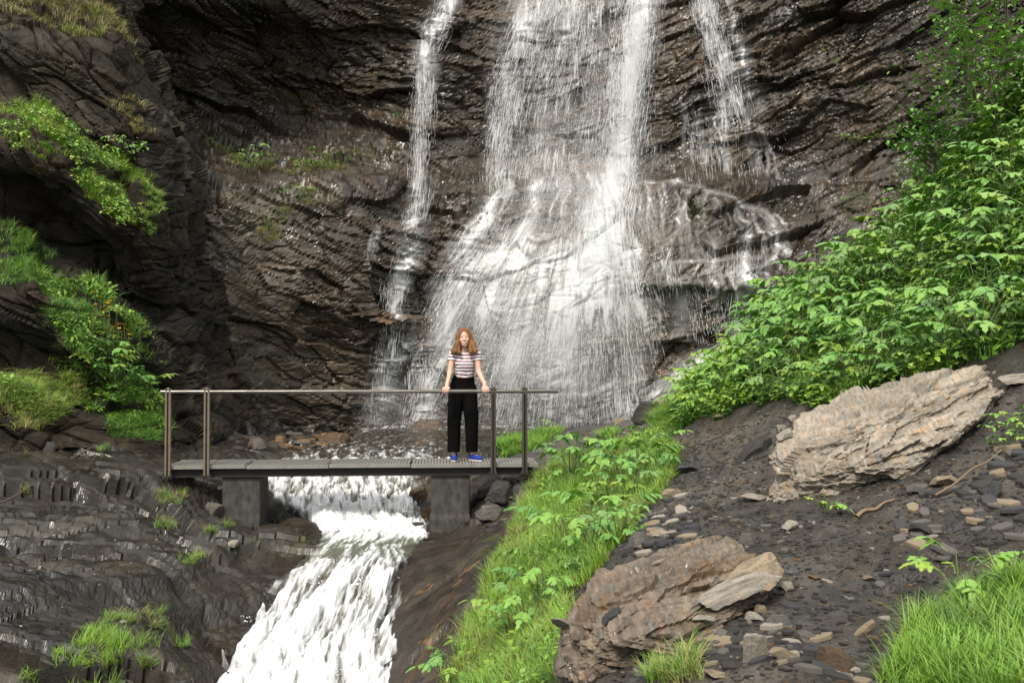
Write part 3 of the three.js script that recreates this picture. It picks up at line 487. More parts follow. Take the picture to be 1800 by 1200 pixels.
  // hair to the shoulders, parted in the middle
  const hairF = (X, Y, Z) => {
    const [x, y, z] = face(X, Y, Z), ang = Math.atan2(x, z), st = 0.005 * Math.sin(ang * 26 + 2.5 * pn(x * 20, y * 9, z * 20)) + 0.012 * pn(x * 16, y * 12, z * 16);
    let d = ell(x, y, z, [0, 0.035, -0.022], [0.092, 0.103, 0.102]);
    for (const s of [-1, 1]) { d = smin(d, cone(x, y, z, [s * 0.075, 0.03, 0.005], [s * 0.098, -0.1, 0.012], 0.032, 0.042), 0.03); d = smin(d, cone(x, y, z, [s * 0.1, -0.1, 0.012], [s * (s < 0 ? 0.152 : 0.135), -0.17, 0.03], 0.044, 0.04), 0.03); d = smin(d, cone(x, y, z, [s * 0.085, -0.12, 0.04], [s * 0.075, -0.19, 0.075], 0.03, 0.022), 0.03); d = smin(d, cone(x, y, z, [s * 0.04, -0.02, -0.07], [s * 0.06, -0.18, -0.06], 0.06, 0.05), 0.04); }
    const open = ell(x, y, z, [0.004, -0.035, 0.12], [0.069, 0.125, 0.12]); return -smin(-(d + st), open, 0.012);
  };
  mesh('hair', surfaceNets(hairF, [hx - 0.24, hy - 0.27, hz - 0.16], [hx + 0.24, hy + 0.16, hz + 0.15], 0.0052, (x, y, z) => { const a = Math.atan2(x - hx, z - hz), k = 0.6 + 0.75 * clamp(0.5 + 0.8 * pn(a * 9, (y - hy) * 5, 2) + 0.4 * pn(a * 25, (y - hy) * 7, 5)); return [0.17 * k, 0.083 * k, 0.034 * k]; }), cloth({ roughness: 0.5 }), person);
  // blue trainers
  const shoe = (x, z, turn, lab) => {
    const g = new THREE.Group(); g.name = 'shoe'; g.position.set(x, 0.0, z); g.rotation.y = turn; person.add(g); if (lab) tag(g, lab);
    const up = surfaceNets((a, b, c) => { let d = cone(a, b, c, [0, 0.05, -0.06], [0, 0.03, 0.12], 0.042, 0.030); d = smin(d, cone(a, b, c, [0, 0.06, -0.05], [0, 0.105, -0.055], 0.04, 0.038), 0.03); d = smin(d, ell(a, b, c, [0, 0.035, 0.06], [0.045, 0.04, 0.085]), 0.02); d = Math.max(d, 0.018 - b); return Math.max(d, b - 0.115); }, [-0.07, 0.005, -0.13], [0.07, 0.13, 0.18], 0.006, (a, b, c) => Math.abs(a) < 0.016 && c > -0.005 && c < 0.085 && b > 0.05 && Math.sin(c * 300) > 0 ? [0.35, 0.4, 0.6] : [0.014, 0.035, 0.2]);
    const u = mesh('upper', up, cloth({ roughness: 0.7 }), g);
    const sh = new THREE.Shape(); sh.absellipse(0, 0.035, 0.048, 0.115, 0, Math.PI * 2); sh.absellipse(0, -0.05, 0.043, 0.068, 0, Math.PI * 2);
    const so = new THREE.ExtrudeGeometry((() => { const q = new THREE.Shape(); for (let i = 0; i <= 40; i++) { const t = i / 40 * Math.PI * 2, l = Math.sin(t) * 0.138, w = Math.cos(t) * (0.044 + 0.006 * Math.sin(t)); i ? q.lineTo(w, l + 0.02) : q.moveTo(w, l + 0.02); } return q; })(), { depth: 0.02, bevelEnabled: false }).rotateX(Math.PI / 2).translate(0, 0.021, 0);
    mesh('sole', so, new THREE.MeshStandardMaterial({ color: 0xb9b6b2, roughness: 0.8 }), g);
  };
  shoe(J.al[0] + 0.01, 0.0, 0.05); shoe(J.ar[0] + 0.03, 0.0, 0.75);
}

// ---------- water ----------
M.foam = new THREE.MeshStandardMaterial({ vertexColors: true, transparent: true, roughness: 0.35 });
M.stream = new THREE.MeshPhysicalMaterial({ vertexColors: true, transparent: true, roughness: 0.18 });
M.drop = new THREE.MeshStandardMaterial({ color: new THREE.Color().setRGB(0.8, 0.82, 0.84), roughness: 0.4 });
// the stream: [distance, level, left px, right px, share of foam, roughness of the surface]
const run = [[23.9, -0.20, 590, 1010, 0.6, 0.03], [22.6, -0.22, 590, 985, 0.2, 0.03], [21.3, -0.24, 600, 950, 0.05, 0.03], [19.8, -0.25, 555, 900, 0.1, 0.035], [18.3, -0.26, 515, 880, 0.17, 0.04], [17.0, -0.27, 480, 860, 0.27, 0.05], [16.0, -0.30, 455, 820, 0.36, 0.05], [15.2, -0.38, 445, 770, 0.5, 0.07], [14.5, -0.50, 450, 748, 0.5, 0.09], [13.9, -0.62, 470, 742, 0.54, 0.11], [13.35, -0.74, 515, 750, 0.68, 0.10], [12.8, -0.815, 548, 760, 0.9, 0.05], [12.3, -0.84, 560, 752, 0.62, 0.03], [11.8, -0.87, 550, 730, 0.36, 0.03], [11.35, -0.90, 535, 722, 0.34, 0.03], [11.0, -0.955, 515, 712, 0.5, 0.06], [10.6, -1.09, 480, 706, 0.54, 0.10], [10.15, -1.25, 445, 702, 0.56, 0.12], [9.6, -1.43, 415, 702, 0.6, 0.12], [9.0, -1.57, 385, 704, 0.68, 0.10], [8.3, -1.66, 360, 704, 0.76, 0.09], [7.4, -1.76, 345, 700, 0.9, 0.08], [6.2, -1.95, 300, 690, 0.85, 0.06]].reverse();
const runNet = run.map(([D, y, a, b, f, k]) => [0, 0.2, 0.4, 0.6, 0.8, 1].map((t) => { const e = Math.abs(t - 0.5) * 2; return V((mix(a, b, t) - 900) / F * D, y - 0.10 * e ** 4 + (D > 13 && D < 15.3 ? 0.10 * (0.5 - t) : 0), -D); }));
const runAt = (v, k) => { const r = clamp(v) * (run.length - 1), i = Math.min(run.length - 2, Math.floor(r)); return mix(run[i][k], run[i + 1][k], r - i); };
const flow = (p) => [(p.x - streamX(-p.z)) * 1.0, p.z * 0.75 + p.y * 0.9];
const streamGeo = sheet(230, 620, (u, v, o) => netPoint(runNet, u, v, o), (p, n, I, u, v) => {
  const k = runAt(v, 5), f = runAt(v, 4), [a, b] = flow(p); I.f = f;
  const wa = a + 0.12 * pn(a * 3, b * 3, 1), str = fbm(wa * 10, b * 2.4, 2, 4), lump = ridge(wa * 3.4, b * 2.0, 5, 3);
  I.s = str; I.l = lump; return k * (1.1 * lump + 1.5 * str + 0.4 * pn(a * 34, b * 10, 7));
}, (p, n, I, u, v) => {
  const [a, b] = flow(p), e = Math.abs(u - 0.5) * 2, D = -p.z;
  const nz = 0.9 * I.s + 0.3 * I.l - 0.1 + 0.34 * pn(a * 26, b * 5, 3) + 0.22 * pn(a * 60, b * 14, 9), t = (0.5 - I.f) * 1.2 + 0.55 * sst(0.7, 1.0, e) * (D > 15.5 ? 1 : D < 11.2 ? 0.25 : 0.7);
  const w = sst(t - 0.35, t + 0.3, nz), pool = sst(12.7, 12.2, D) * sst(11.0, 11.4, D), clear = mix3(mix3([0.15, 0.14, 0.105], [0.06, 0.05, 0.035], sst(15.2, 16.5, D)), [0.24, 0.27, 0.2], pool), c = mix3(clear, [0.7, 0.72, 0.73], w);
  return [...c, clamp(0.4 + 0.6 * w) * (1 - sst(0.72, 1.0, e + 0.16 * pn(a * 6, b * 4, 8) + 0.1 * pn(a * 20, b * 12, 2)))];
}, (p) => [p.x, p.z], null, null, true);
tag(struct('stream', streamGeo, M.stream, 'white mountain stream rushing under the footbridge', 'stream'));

// water films on the rock: where they run, in the plane of the cliff [px, py, half width, strength]
const runs = [
  { w: [[800, -20, 16, 1], [770, 40, 22, 1], [748, 70, 22, 0.95], [748, 110, 20, 0.8], [745, 160, 18, 0.5], [740, 215, 9, 0.6], [738, 270, 7, 0.25], [735, 318, 12, 0.35], [728, 370, 20, 0.55], [716, 430, 26, 0.55], [704, 480, 20, 0.85], [698, 540, 12, 0.8], [688, 590, 14, 0.5], [682, 630, 20, 0.8], [676, 690, 30, 0.5], [672, 745, 36, 0.35]] },
  { w: [[735, 596, 12, 0.7], [705, 612, 14, 0.7], [685, 648, 20, 0.9]] },
  { w: [[742, 640, 16, 0.6], [752, 690, 24, 0.75], [735, 745, 36, 0.7]] },
  { w: [[950, -20, 46, 0.7], [925, 50, 44, 0.6], [905, 120, 40, 0.5], [890, 190, 32, 0.35], [870, 320, 20, 0.08]] },
  { w: [[1000, -20, 60, 0.5], [985, 80, 60, 0.45], [960, 200, 60, 0.35], [940, 320, 60, 0.3]] },
  { w: [[1055, -20, 50, 0.4], [1050, 150, 50, 0.32], [1030, 300, 50, 0.3]] },
  { w: [[1128, -20, 30, 0.9], [1118, 80, 28, 0.8], [1105, 180, 26, 0.9], [1090, 280, 30, 0.85], [1078, 350, 40, 0.85], [1060, 420, 62, 1], [1040, 480, 75, 1.2], [1010, 560, 90, 0.85], [990, 650, 100, 0.62], [980, 745, 110, 0.5]] },
  { w: [[905, 330, 14, 0.8], [868, 352, 12, 0.9], [845, 395, 20, 0.75], [822, 450, 30, 0.85], [800, 520, 34, 0.75], [780, 590, 26, 0.75], [762, 660, 18, 0.5], [748, 720, 18, 0.4]] },
  { w: [[1070, 322, 30, 0.6], [1010, 322, 40, 0.35], [960, 322, 30, 0.5], [935, 330, 16, 0.7], [942, 370, 14, 0.7], [910, 430, 40, 0.7], [880, 480, 60, 0.75], [850, 540, 50, 0.8], [835, 590, 30, 0.4]] },
  { w: [[960, 420, 80, 0.45], [950, 470, 110, 0.75], [930, 530, 80, 0.7], [905, 600, 24, 0.75], [900, 680, 26, 0.6], [900, 750, 30, 0.5]] },
  { w: [[1100, 440, 40, 0.8], [1110, 520, 45, 0.8], [1100, 600, 48, 0.55], [1090, 680, 45, 0.42], [1085, 750, 45, 0.4]] },
  { w: [[1095, 345, 18, 0.5], [1130, 322, 8, 0.5], [1175, 326, 5, 0.55], [1225, 340, 5, 0.5], [1290, 356, 6, 0.5], [1350, 372, 6, 0.3]] },
  { w: [[1215, 342, 4, 0.6], [1195, 375, 5, 0.5], [1190, 410, 6, 0.35], [1160, 440, 8, 0.25]] },
  { w: [[1240, 345, 4, 0.6], [1236, 390, 5, 0.4], [1252, 430, 6, 0.35], [1252, 480, 10, 0.5], [1255, 530, 10, 0.5], [1262, 585, 10, 0.4]] },
  { w: [[1290, 358, 4, 0.5], [1318, 400, 6, 0.55], [1312, 440, 8, 0.65], [1308, 490, 18, 0.9], [1298, 540, 20, 0.9], [1302, 590, 18, 0.8]] },
  { w: [[1345, 375, 4, 0.5], [1365, 420, 5, 0.7], [1366, 448, 7, 0.7], [1330, 476, 5, 0.6], [1312, 490, 6, 0.6]] },
  { w: [[1150, 462, 5, 0.35], [1250, 460, 4, 0.45], [1340, 452, 4, 0.35]] },
  { w: [[1195, 490, 26, 0.4], [1198, 540, 24, 0.3], [1200, 600, 20, 0.18]] },
  { w: [[1235, -20, 16, 0.55], [1240, 60, 18, 0.5], [1265, 85, 14, 0.6], [1285, 120, 16, 0.65], [1275, 190, 26, 0.35], [1280, 205, 40, 0.5]] },
  { w: [[1280, -20, 8, 0.45], [1290, 60, 10, 0.6], [1305, 90, 14, 0.6], [1308, 150, 14, 0.4], [1335, 200, 30, 0.4]] },
  { w: [[1230, 208, 8, 0.7], [1236, 250, 7, 0.45], [1238, 300, 6, 0.25]] }, { w: [[1276, 208, 8, 0.75], [1276, 250, 6, 0.5], [1280, 310, 6, 0.25]] }, { w: [[1310, 250, 6, 0.5], [1330, 265, 7, 0.4], [1330, 310, 6, 0.2]] },
  { w: [[1276, 612, 10, 0.75], [1235, 632, 18, 0.65], [1200, 655, 18, 0.8], [1160, 690, 20, 0.85], [1120, 730, 26, 0.85]] },
  { w: [[1230, 655, 8, 0.5], [1200, 690, 10, 0.5], [1180, 712, 10, 0.5]] },
];
// thin trickles that branch down over the ledges
for (const [x0, x1, y0, y1, n, len] of [[1120, 1370, 325, 380, 34, 110], [1130, 1370, 455, 490, 30, 90], [1200, 1350, 190, 225, 16, 90], [880, 1060, 325, 345, 18, 100], [830, 1120, 420, 520, 30, 150], [660, 760, 400, 640, 14, 90], [790, 1140, 560, 640, 26, 150], [1180, 1270, 625, 660, 8, 70]]) for (let i = 0; i < n; i++) {
  let px = rr(x0, x1), py = mix(y0, y1, (px - x0) / (x1 - x0)) + rr(-8, 8); const w = [], lean = (px - 1070) * 0.0012, b = rr(0.25, 0.65), a = rr(1.8, 4); for (let k = 0; k < 5; k++) { w.push([px, py, a * rr(0.8, 1.3), b * (1 - k * 0.13)]); px += rr(-9, 9) + lean * len * 0.25; py += len / 4 * rr(0.7, 1.3); } runs.push({ w });
}
function wet(px, py) { // summed strength of the runs at that place on the cliff
  let s = 0;
  for (const { w } of runs) for (let i = 0; i < w.length - 1; i++) {
    const [x0, y0, a0, b0] = w[i], [x1, y1, a1, b1] = w[i + 1], dx = x1 - x0, dy = y1 - y0, t = ((px - x0) * dx + (py - y0) * dy) / (dx * dx + dy * dy);
    if (t < 0 || t > 1) continue;
    const d = Math.abs((px - x0) * dy - (py - y0) * dx) / Math.hypot(dx, dy) / mix(a0, a1, t); if (d < 1.6) s = Math.max(s, mix(b0, b1, t) * Math.exp(-d * d * 1.3)) + 0.12 * mix(b0, b1, t) * Math.exp(-d * d * 1.3);
  }
  return s;
}
const FX0 = 640, FX1 = 1400, FY0 = 770, FY1 = -25, pixel = new Float32Array(2);
const filmGeo = sheet(380, 400, (u, v, o) => { const px = mix(FX0, FX1, u), py = mix(FY0, FY1, v); return o.copy(at(px, py, wallD(px, py))); }, (p, n, I) => { const J = {}; return Math.max(wallDisp(p, n, J), -0.05) + 0.035; },
  (p, n, I, u, v) => {
    const px = mix(FX0, FX1, u), py = mix(FY0, FY1, v), s = wet(px + 6 * pn(p.x * 2, p.y * 2, 1) + 3 * pn(p.x * 7, p.y * 7, 2), py) * (0.85 + 0.5 * pn(p.x * 1.5, p.y * 1.5, 6));
    if (s < 0.03) return [0.84, 0.86, 0.87, 0];
    // lace of foam drawn out down the rock
    const fan = p.y > 5.8 ? p.x : 2.35 + Math.atan2(p.x - 2.35, 8.6 - p.y) * 2.8;
    const k = 0.8 * pn(fan * 11 + 0.35 * pn(p.x * 4, p.y * 3, 4), p.y * 0.9, 2) + 0.6 * pn(fan * 28, p.y * 1.8, 6) + 0.3 * pn(p.x * 22, p.y * 9, 9), t = 0.62 - 0.95 * Math.min(s, 1.15);
    const lace = sst(t - 0.15, t + 0.4, k) * clamp(0.2 + 0.8 * s), veil = clamp(s) * (0.36 + 0.4 * pn(fan * 4, p.y * 0.7, 12));
    const a = 1 - (1 - clamp(veil)) * (1 - 0.8 * lace);
    return [0.84, 0.86, 0.87, clamp(a * 0.9)];
  }, (p) => [p.x, p.y], null, null, true);
struct('waterfall', filmGeo, M.foam, 'white waterfall fanning out over the slate cliff', 'waterfall');

// flying drops: short clusters of falling water, each a handful of stretched drops
const dropShape = (n, spreadX, spreadY, w, l) => { const g = []; for (let i = 0; i < n; i++) { const k = rr(0.5, 1.3), o = new THREE.OctahedronGeometry(1, 0).scale(w * k, l * k * rr(0.5, 1.2), w * k).rotateZ(rr(-0.12, 0.12)).translate(rr(-1, 1) * spreadX, rr(-1, 1) * spreadY, rr(-1, 1) * spreadX); g.push(o); } return mergeGeometries(g); };
function drops(name, label, list, shapes) {
  const per = shapes.map(() => []); for (const m of list) per[Math.floor(rnd() * shapes.length)].push(m);
  shapes.forEach((g, i) => { const im = lit(new THREE.InstancedMesh(g, M.drop, per[i].length)); im.name = numbered(name); per[i].forEach((m, k) => im.setMatrixAt(k, m)); scene.add(im); tag(im, label, 'spray', 'spray of the falls and the stream', 'stuff'); });
}
const place = (p, s, tilt = 0, sy = 1) => new THREE.Matrix4().compose(p, new THREE.Quaternion().setFromEuler(new THREE.Euler(rr(-0.1, 0.1), rr(0, 6.28), tilt, 'ZYX')), V(s, s * sy, s));
const gauss = () => (rnd() + rnd() + rnd() + rnd() - 2) * 0.87;
const streaks = [], fine = [];
// free falls and splashes: [px, py, half width, drops] along the way, with how far they stand off the rock
const falls = [
  { off: 0.35, n: 900, w: [[798, -20, 14], [765, 50, 20], [748, 90, 18], [745, 180, 16], [740, 260, 12], [736, 330, 10], [728, 400, 18]] },
  { off: 0.2, n: 500, w: [[716, 430, 22], [700, 500, 16], [692, 560, 12], [682, 640, 24], [674, 740, 34]] },
  { off: 0.25, n: 350, w: [[745, 650, 16], [750, 700, 24], [735, 750, 34]] },
  { off: 0.7, n: 1500, w: [[955, -20, 42], [925, 60, 40], [900, 140, 34], [884, 220, 26], [868, 330, 26]] },
  { off: 0.8, n: 1100, w: [[1005, -20, 60], [990, 90, 62], [965, 210, 62], [945, 320, 60]] },
  { off: 0.8, n: 650, w: [[1060, -20, 50], [1050, 150, 46], [1035, 320, 50]] },
  { off: 0.9, n: 4800, w: [[1128, -20, 30], [1116, 90, 26], [1102, 190, 27], [1088, 290, 32], [1072, 380, 46], [1050, 460, 60]] },
  { off: 0.35, n: 3600, w: [[1045, 420, 70], [1015, 520, 90], [990, 620, 105], [975, 750, 115]] },
  { off: 0.35, n: 1600, w: [[900, 400, 60], [870, 480, 70], [840, 560, 60]] },
  { off: 0.35, n: 1100, w: [[845, 390, 20], [805, 500, 34], [778, 600, 28], [752, 720, 22]] },
  { off: 0.3, n: 1000, w: [[1110, 460, 46], [1110, 560, 50], [1095, 750, 50]] },
  { off: 0.3, n: 700, w: [[905, 590, 26], [900, 750, 32]] },
  { off: 0.3, n: 700, w: [[1240, -20, 24], [1262, 90, 20], [1285, 200, 36]] },
  { off: 0.25, n: 420, w: [[1250, 215, 60], [1262, 330, 60]] },
  { off: 0.25, n: 520, w: [[1250, 470, 100], [1262, 580, 90]] },
  { off: 0.2, n: 420, w: [[1308, 440, 20], [1300, 600, 22]] },
  { off: 0.25, n: 420, w: [[1270, 615, 14], [1190, 668, 22], [1110, 742, 30]] },
];
for (const { off, n, w } of falls) {
  const L = []; let tot = 0; for (let i = 0; i < w.length - 1; i++) { L.push(Math.hypot(w[i + 1][0] - w[i][0], w[i + 1][1] - w[i][1])); tot += L[i]; }
  for (let k = 0; k < n * (w[0][1] < 100 ? 0.17 : 0.09); k++) {
    let t = rnd() * tot, i = 0; while (t > L[i] && i < L.length - 1) { t -= L[i]; i++; } t /= L[i];
    const [x0, y0, a0] = w[i], [x1, y1, a1] = w[i + 1], g = gauss() * (rnd() < 0.2 ? 1.7 : 1), px = mix(x0, x1, t) + g * mix(a0, a1, t), py = mix(y0, y1, t) + rr(-8, 8);
    const D = wallD(px, Math.max(py, -100)) - off * rr(0.4, 1.3), p = at(px, py, D), tilt = py > 380 && px > 760 && px < 1160 ? Math.atan2(px - 1060, py - 60) : Math.atan2(x1 - x0, y1 - y0); if (p.y < -0.15) continue;
    (rnd() < 0.9 ? fine : streaks).push(place(p, rr(0.6, 1.4), tilt, rr(0.8, 1.3)));
  }
}
drops('falling_water', 'bright threads of falling water in front of the cliff', streaks, [dropShape(12, 0.1, 0.26, 0.0042, 0.13), dropShape(12, 0.09, 0.3, 0.0045, 0.18), dropShape(14, 0.11, 0.2, 0.0055, 0.05)]);
drops('falling_spray', 'fine drops falling in front of the cliff', fine, [dropShape(20, 0.17, 0.32, 0.0021, 0.12), dropShape(18, 0.15, 0.36, 0.0024, 0.17), dropShape(26, 0.2, 0.3, 0.0027, 0.03)]);
// mist blowing off the foot of the falls
const mist = [];
for (let k = 0; k < 3600; k++) { const px = 930 + gauss() * 150, py = 610 + gauss() * 110; if (py > 752) continue; const p = at(px, py, wallD(px, py) - rr(0.1, 1.8)); if (p.y > -0.1) mist.push(place(p, rr(0.6, 1.6))); }
for (let k = 0; k < 2400; k++) { const px = 1010 + gauss() * 130, py = 330 + gauss() * 120; mist.push(place(at(px, py, wallD(px, py) - rr(0.1, 1.6)), rr(0.6, 1.6))); }
for (let k = 0; k < 1500; k++) { const px = rr(640, 1120), D = wallD(px, 745) - rr(0.1, 1.5), p = at(px, 740, D); p.y = -0.2 + rnd() ** 2 * 1.1; mist.push(place(p, rr(0.5, 1.1))); }
drops('mist', 'thin mist of the waterfall', mist, [dropShape(50, 0.34, 0.3, 0.0019, 0.004), dropShape(50, 0.36, 0.28, 0.0017, 0.005)]);
// splashes over the cascades of the stream
const splash = [];
for (let k = 0; k < 3600; k++) {
  const v = rnd(), f = runAt(v, 4), kk = runAt(v, 5); if (rnd() > (f - 0.45) * (kk * 12)) continue;
  const p = netPoint(runNet, rr(0.04, 0.96), v, V()); p.y += rr(0.0, 1) ** 2 * kk * 2.2; p.x += gauss() * 0.03; splash.push(place(p, rr(0.3, 0.85), rr(-0.6, 0.6), rr(0.4, 1)));
}
drops('stream_splash', 'splashing drops over the rushing stream', splash, [dropShape(9, 0.07, 0.05, 0.008, 0.016), dropShape(9, 0.08, 0.05, 0.006, 0.02)]);

// ---------- plants ----------
const leafMat = (r, g, b, o) => new THREE.MeshPhysicalMaterial({ color: new THREE.Color().setRGB(r, g, b), roughness: 0.55, transmission: 0.35, thickness: 0, side: THREE.DoubleSide, ...o });
M.leaf = [leafMat(0.135, 0.31, 0.04), leafMat(0.085, 0.23, 0.025), leafMat(0.18, 0.36, 0.04), leafMat(0.25, 0.38, 0.018), leafMat(0.15, 0.29, 0.07), leafMat(0.2, 0.33, 0.03)];
M.stem = new THREE.MeshStandardMaterial({ color: new THREE.Color().setRGB(0.09, 0.13, 0.04), roughness: 0.7 });
M.bark = new THREE.MeshStandardMaterial({ color: new THREE.Color().setRGB(0.075, 0.06, 0.045), roughness: 0.9, bumpMap: gritBump, bumpScale: 0.01 });
M.grass = new THREE.MeshPhysicalMaterial({ color: 0xffffff, roughness: 0.6, transmission: 0.3, thickness: 0, side: THREE.DoubleSide });
function leaflet(L, W, droop, fold, teeth = 1) { // along +z from the origin, midrib folded
  const n = 6, p = [0, 0, 0], idx = [];
  const y = (t, w) => -droop * L * t * t + fold * Math.abs(w);
  for (let i = 1; i <= n; i++) { const t = i / n, h = i === n ? 0 : W / 2 * Math.sin(Math.PI * Math.pow(t, 0.75)) ** 0.8, j = teeth * 0.13 * W * (i % 2 ? 1 : -0.6); p.push(0, y(t, 0), t * L, h + (h ? j : 0), y(t, h), t * L - (h ? 0.04 * L : 0), -h - (h ? j : 0), y(t, h), t * L - (h ? 0.04 * L : 0)); }
  const m = (i) => i ? 1 + (i - 1) * 3 : 0, r = (i) => i ? 2 + (i - 1) * 3 : 0, l = (i) => i ? 3 + (i - 1) * 3 : 0;
  for (let i = 0; i < n; i++) { if (i) { idx.push(m(i), m(i + 1), r(i), r(i), m(i + 1), r(i + 1), m(i), l(i), m(i + 1), l(i), l(i + 1), m(i + 1)); } else idx.push(0, m(1), r(1), 0, l(1), m(1)); }
  const g = new THREE.BufferGeometry(); g.setAttribute('position', new THREE.Float32BufferAttribute(p, 3)); g.setIndex(idx); g.computeVertexNormals(); return g;
}
const tube = (pts, r0, r1, seg_ = 6, rad = 5) => { const c = new THREE.CatmullRomCurve3(pts), g = new THREE.TubeGeometry(c, seg_, 1, rad), P = g.attributes.position; for (let i = 0; i <= seg_; i++) { const o = c.getPointAt(i / seg_), r = mix(r0, r1, i / seg_); for (let j = 0; j <= rad; j++) { const k = i * (rad + 1) + j; P.setXYZ(k, o.x + (P.getX(k) - o.x) * r, o.y + (P.getY(k) - o.y) * r, o.z + (P.getZ(k) - o.z) * r); } } g.deleteAttribute('uv'); return g; };
function compoundLeaf(L, pairs, W) { // arching stalk with paired leaflets and one at the tip
  const parts = [], arch = (t) => V(0, 0.22 * L * Math.sin(t * 2.2), t * L);
  parts.push(tube([0, 0.35, 0.7, 1].map(arch), 0.004, 0.0018, 5, 4));
  const add = (t, yaw, l) => { const g = leaflet(l, l * W, rr(0.15, 0.4), rr(0.1, 0.3)); g.rotateZ(rr(-0.3, 0.3)); g.rotateX(rr(0.0, 0.35)); g.rotateY(yaw); const a = arch(t); g.translate(a.x, a.y, a.z); parts.push(g); };
  for (let k = 0; k < pairs; k++) { const t = 0.45 + 0.42 * k / Math.max(1, pairs - 1), l = L * (0.42 - 0.05 * k) * rr(0.9, 1.1); add(t, 1.15 + rr(-0.15, 0.15), l); add(t, -1.15 + rr(-0.15, 0.15), l); if (k === 0) { add(t, 0.65, l * 0.8); add(t, -0.65, l * 0.8); } }
  add(1, 0, L * 0.42); const ng = parts.map((g) => g.index ? g.toNonIndexed() : g); ng.forEach((g) => { for (const k of Object.keys(g.attributes)) if (k !== 'position' && k !== 'normal') g.deleteAttribute(k); });
  return mergeGeometries(ng);
}
const leafGeos = [compoundLeaf(0.34, 3, 0.5), compoundLeaf(0.28, 3, 0.44), compoundLeaf(0.22, 2, 0.58), compoundLeaf(0.36, 4, 0.4), compoundLeaf(0.2, 3, 0.5), compoundLeaf(0.3, 4, 0.46)];
const stemGeos = [0, 1, 2].map((k) => tube([V(0, -0.08, 0), V(0.02, 0.15, 0.01), V(0.01 + k * 0.02, 0.38, 0.03)], 0.008, 0.004));
function makePlant(h, n, mats) { // stems fan out from the root, each ending in a compound leaf
  const g = new THREE.Group(); g.name = 'plant';
  for (let i = 0; i < n; i++) {
    const a = i / n * 6.28 * 1.62 + rr(-0.3, 0.3), tier = i / n, lean = 0.25 + 0.55 * (1 - tier), hh = h * (0.35 + 0.65 * tier) * rr(0.85, 1.1), dir = V(Math.sin(a), 0, Math.cos(a));
    const top = dir.clone().multiplyScalar(hh * lean).setY(hh);
    const st = lit(new THREE.Mesh(stemGeos[i % 3], M.stem)); st.name = 'stem'; st.scale.set(1, Math.hypot(top.x, top.y, top.z) / 0.38, 1); st.quaternion.setFromUnitVectors(V(0, 1, 0), top.clone().normalize()); g.add(st);
    const lf = lit(new THREE.Mesh(leafGeos[Math.floor(rnd() * leafGeos.length)], mats[Math.floor(rnd() * mats.length)])); lf.name = 'leaf'; lf.position.copy(top); lf.rotation.order = 'YXZ'; lf.rotation.y = a; lf.rotation.x = rr(-0.25, 0.45); lf.rotation.z = rr(-0.25, 0.25); lf.scale.setScalar(rr(0.6, 1.15)); g.add(lf);
  }
  return g;
}
const protoA = [makePlant(0.55, 10, [M.leaf[0], M.leaf[2], M.leaf[4]]), makePlant(0.42, 9, [M.leaf[0], M.leaf[1], M.leaf[5]]), makePlant(0.65, 12, [M.leaf[0], M.leaf[2], M.leaf[1], M.leaf[4]]), makePlant(0.36, 11, [M.leaf[2], M.leaf[3], M.leaf[5]]), makePlant(0.5, 9, [M.leaf[1], M.leaf[0]])];
const protoB = [makePlant(0.3, 8, [M.leaf[2], M.leaf[3]]), makePlant(0.35, 9, [M.leaf[3], M.leaf[2]])];
function plant(proto, p, s, label, group, name = 'leafy_plant') { const c = proto.clone(); c.name = numbered(name); c.position.copy(p); c.rotation.y = rr(0, 6.28); c.scale.setScalar(s); c.rotation.z = rr(-0.1, 0.1); scene.add(c); return tag(c, label, 'plant', group); }

// grass: tufts of bent blades, in patches
function tuftGeo(n, L, spread_, lean, w = 0.0065) {
  const pos = [], idx = [];
  for (let i = 0; i < n; i++) {
    const a = rr(0, 6.28), l = L * rr(0.55, 1.15), r = spread_ * Math.sqrt(rnd()), b = rr(0, 6.28), bx_ = Math.cos(b) * r, bz = Math.sin(b) * r, k = lean * rr(0.4, 1.4), ww = w * rr(0.7, 1.3), k0 = pos.length / 3, S = 4;
    for (let s = 0; s <= S; s++) { const t = s / S, out = k * l * t * t * 0.75, up = l * (t - 0.32 * k * t * t), hw = ww * (1 - t * t) * 0.5 + 0.0003, cx = bx_ + Math.cos(a) * out, cz = bz + Math.sin(a) * out; pos.push(cx - Math.sin(a) * hw, up - 0.02, cz + Math.cos(a) * hw, cx + Math.sin(a) * hw, up - 0.02, cz - Math.cos(a) * hw); }
    for (let s = 0; s < S; s++) { const q = k0 + s * 2; idx.push(q, q + 1, q + 3, q, q + 3, q + 2); }
  }
  const g = new THREE.BufferGeometry(); g.setAttribute('position', new THREE.Float32BufferAttribute(pos, 3)); g.setIndex(idx); g.computeVertexNormals(); return g;
}
const tufts = [tuftGeo(14, 0.26, 0.06, 0.9), tuftGeo(12, 0.2, 0.05, 1.1), tuftGeo(16, 0.32, 0.07, 0.8)];
const tuftsFar = [tuftGeo(16, 0.3, 0.1, 1.0, 0.0085), tuftGeo(16, 0.24, 0.1, 1.2, 0.0085)];
const GREEN = [0.13, 0.29, 0.014], LIME = [0.23, 0.36, 0.018], DEEP = [0.05, 0.15, 0.015], STRAW = [0.30, 0.26, 0.09], OLIVE = [0.15, 0.16, 0.035];
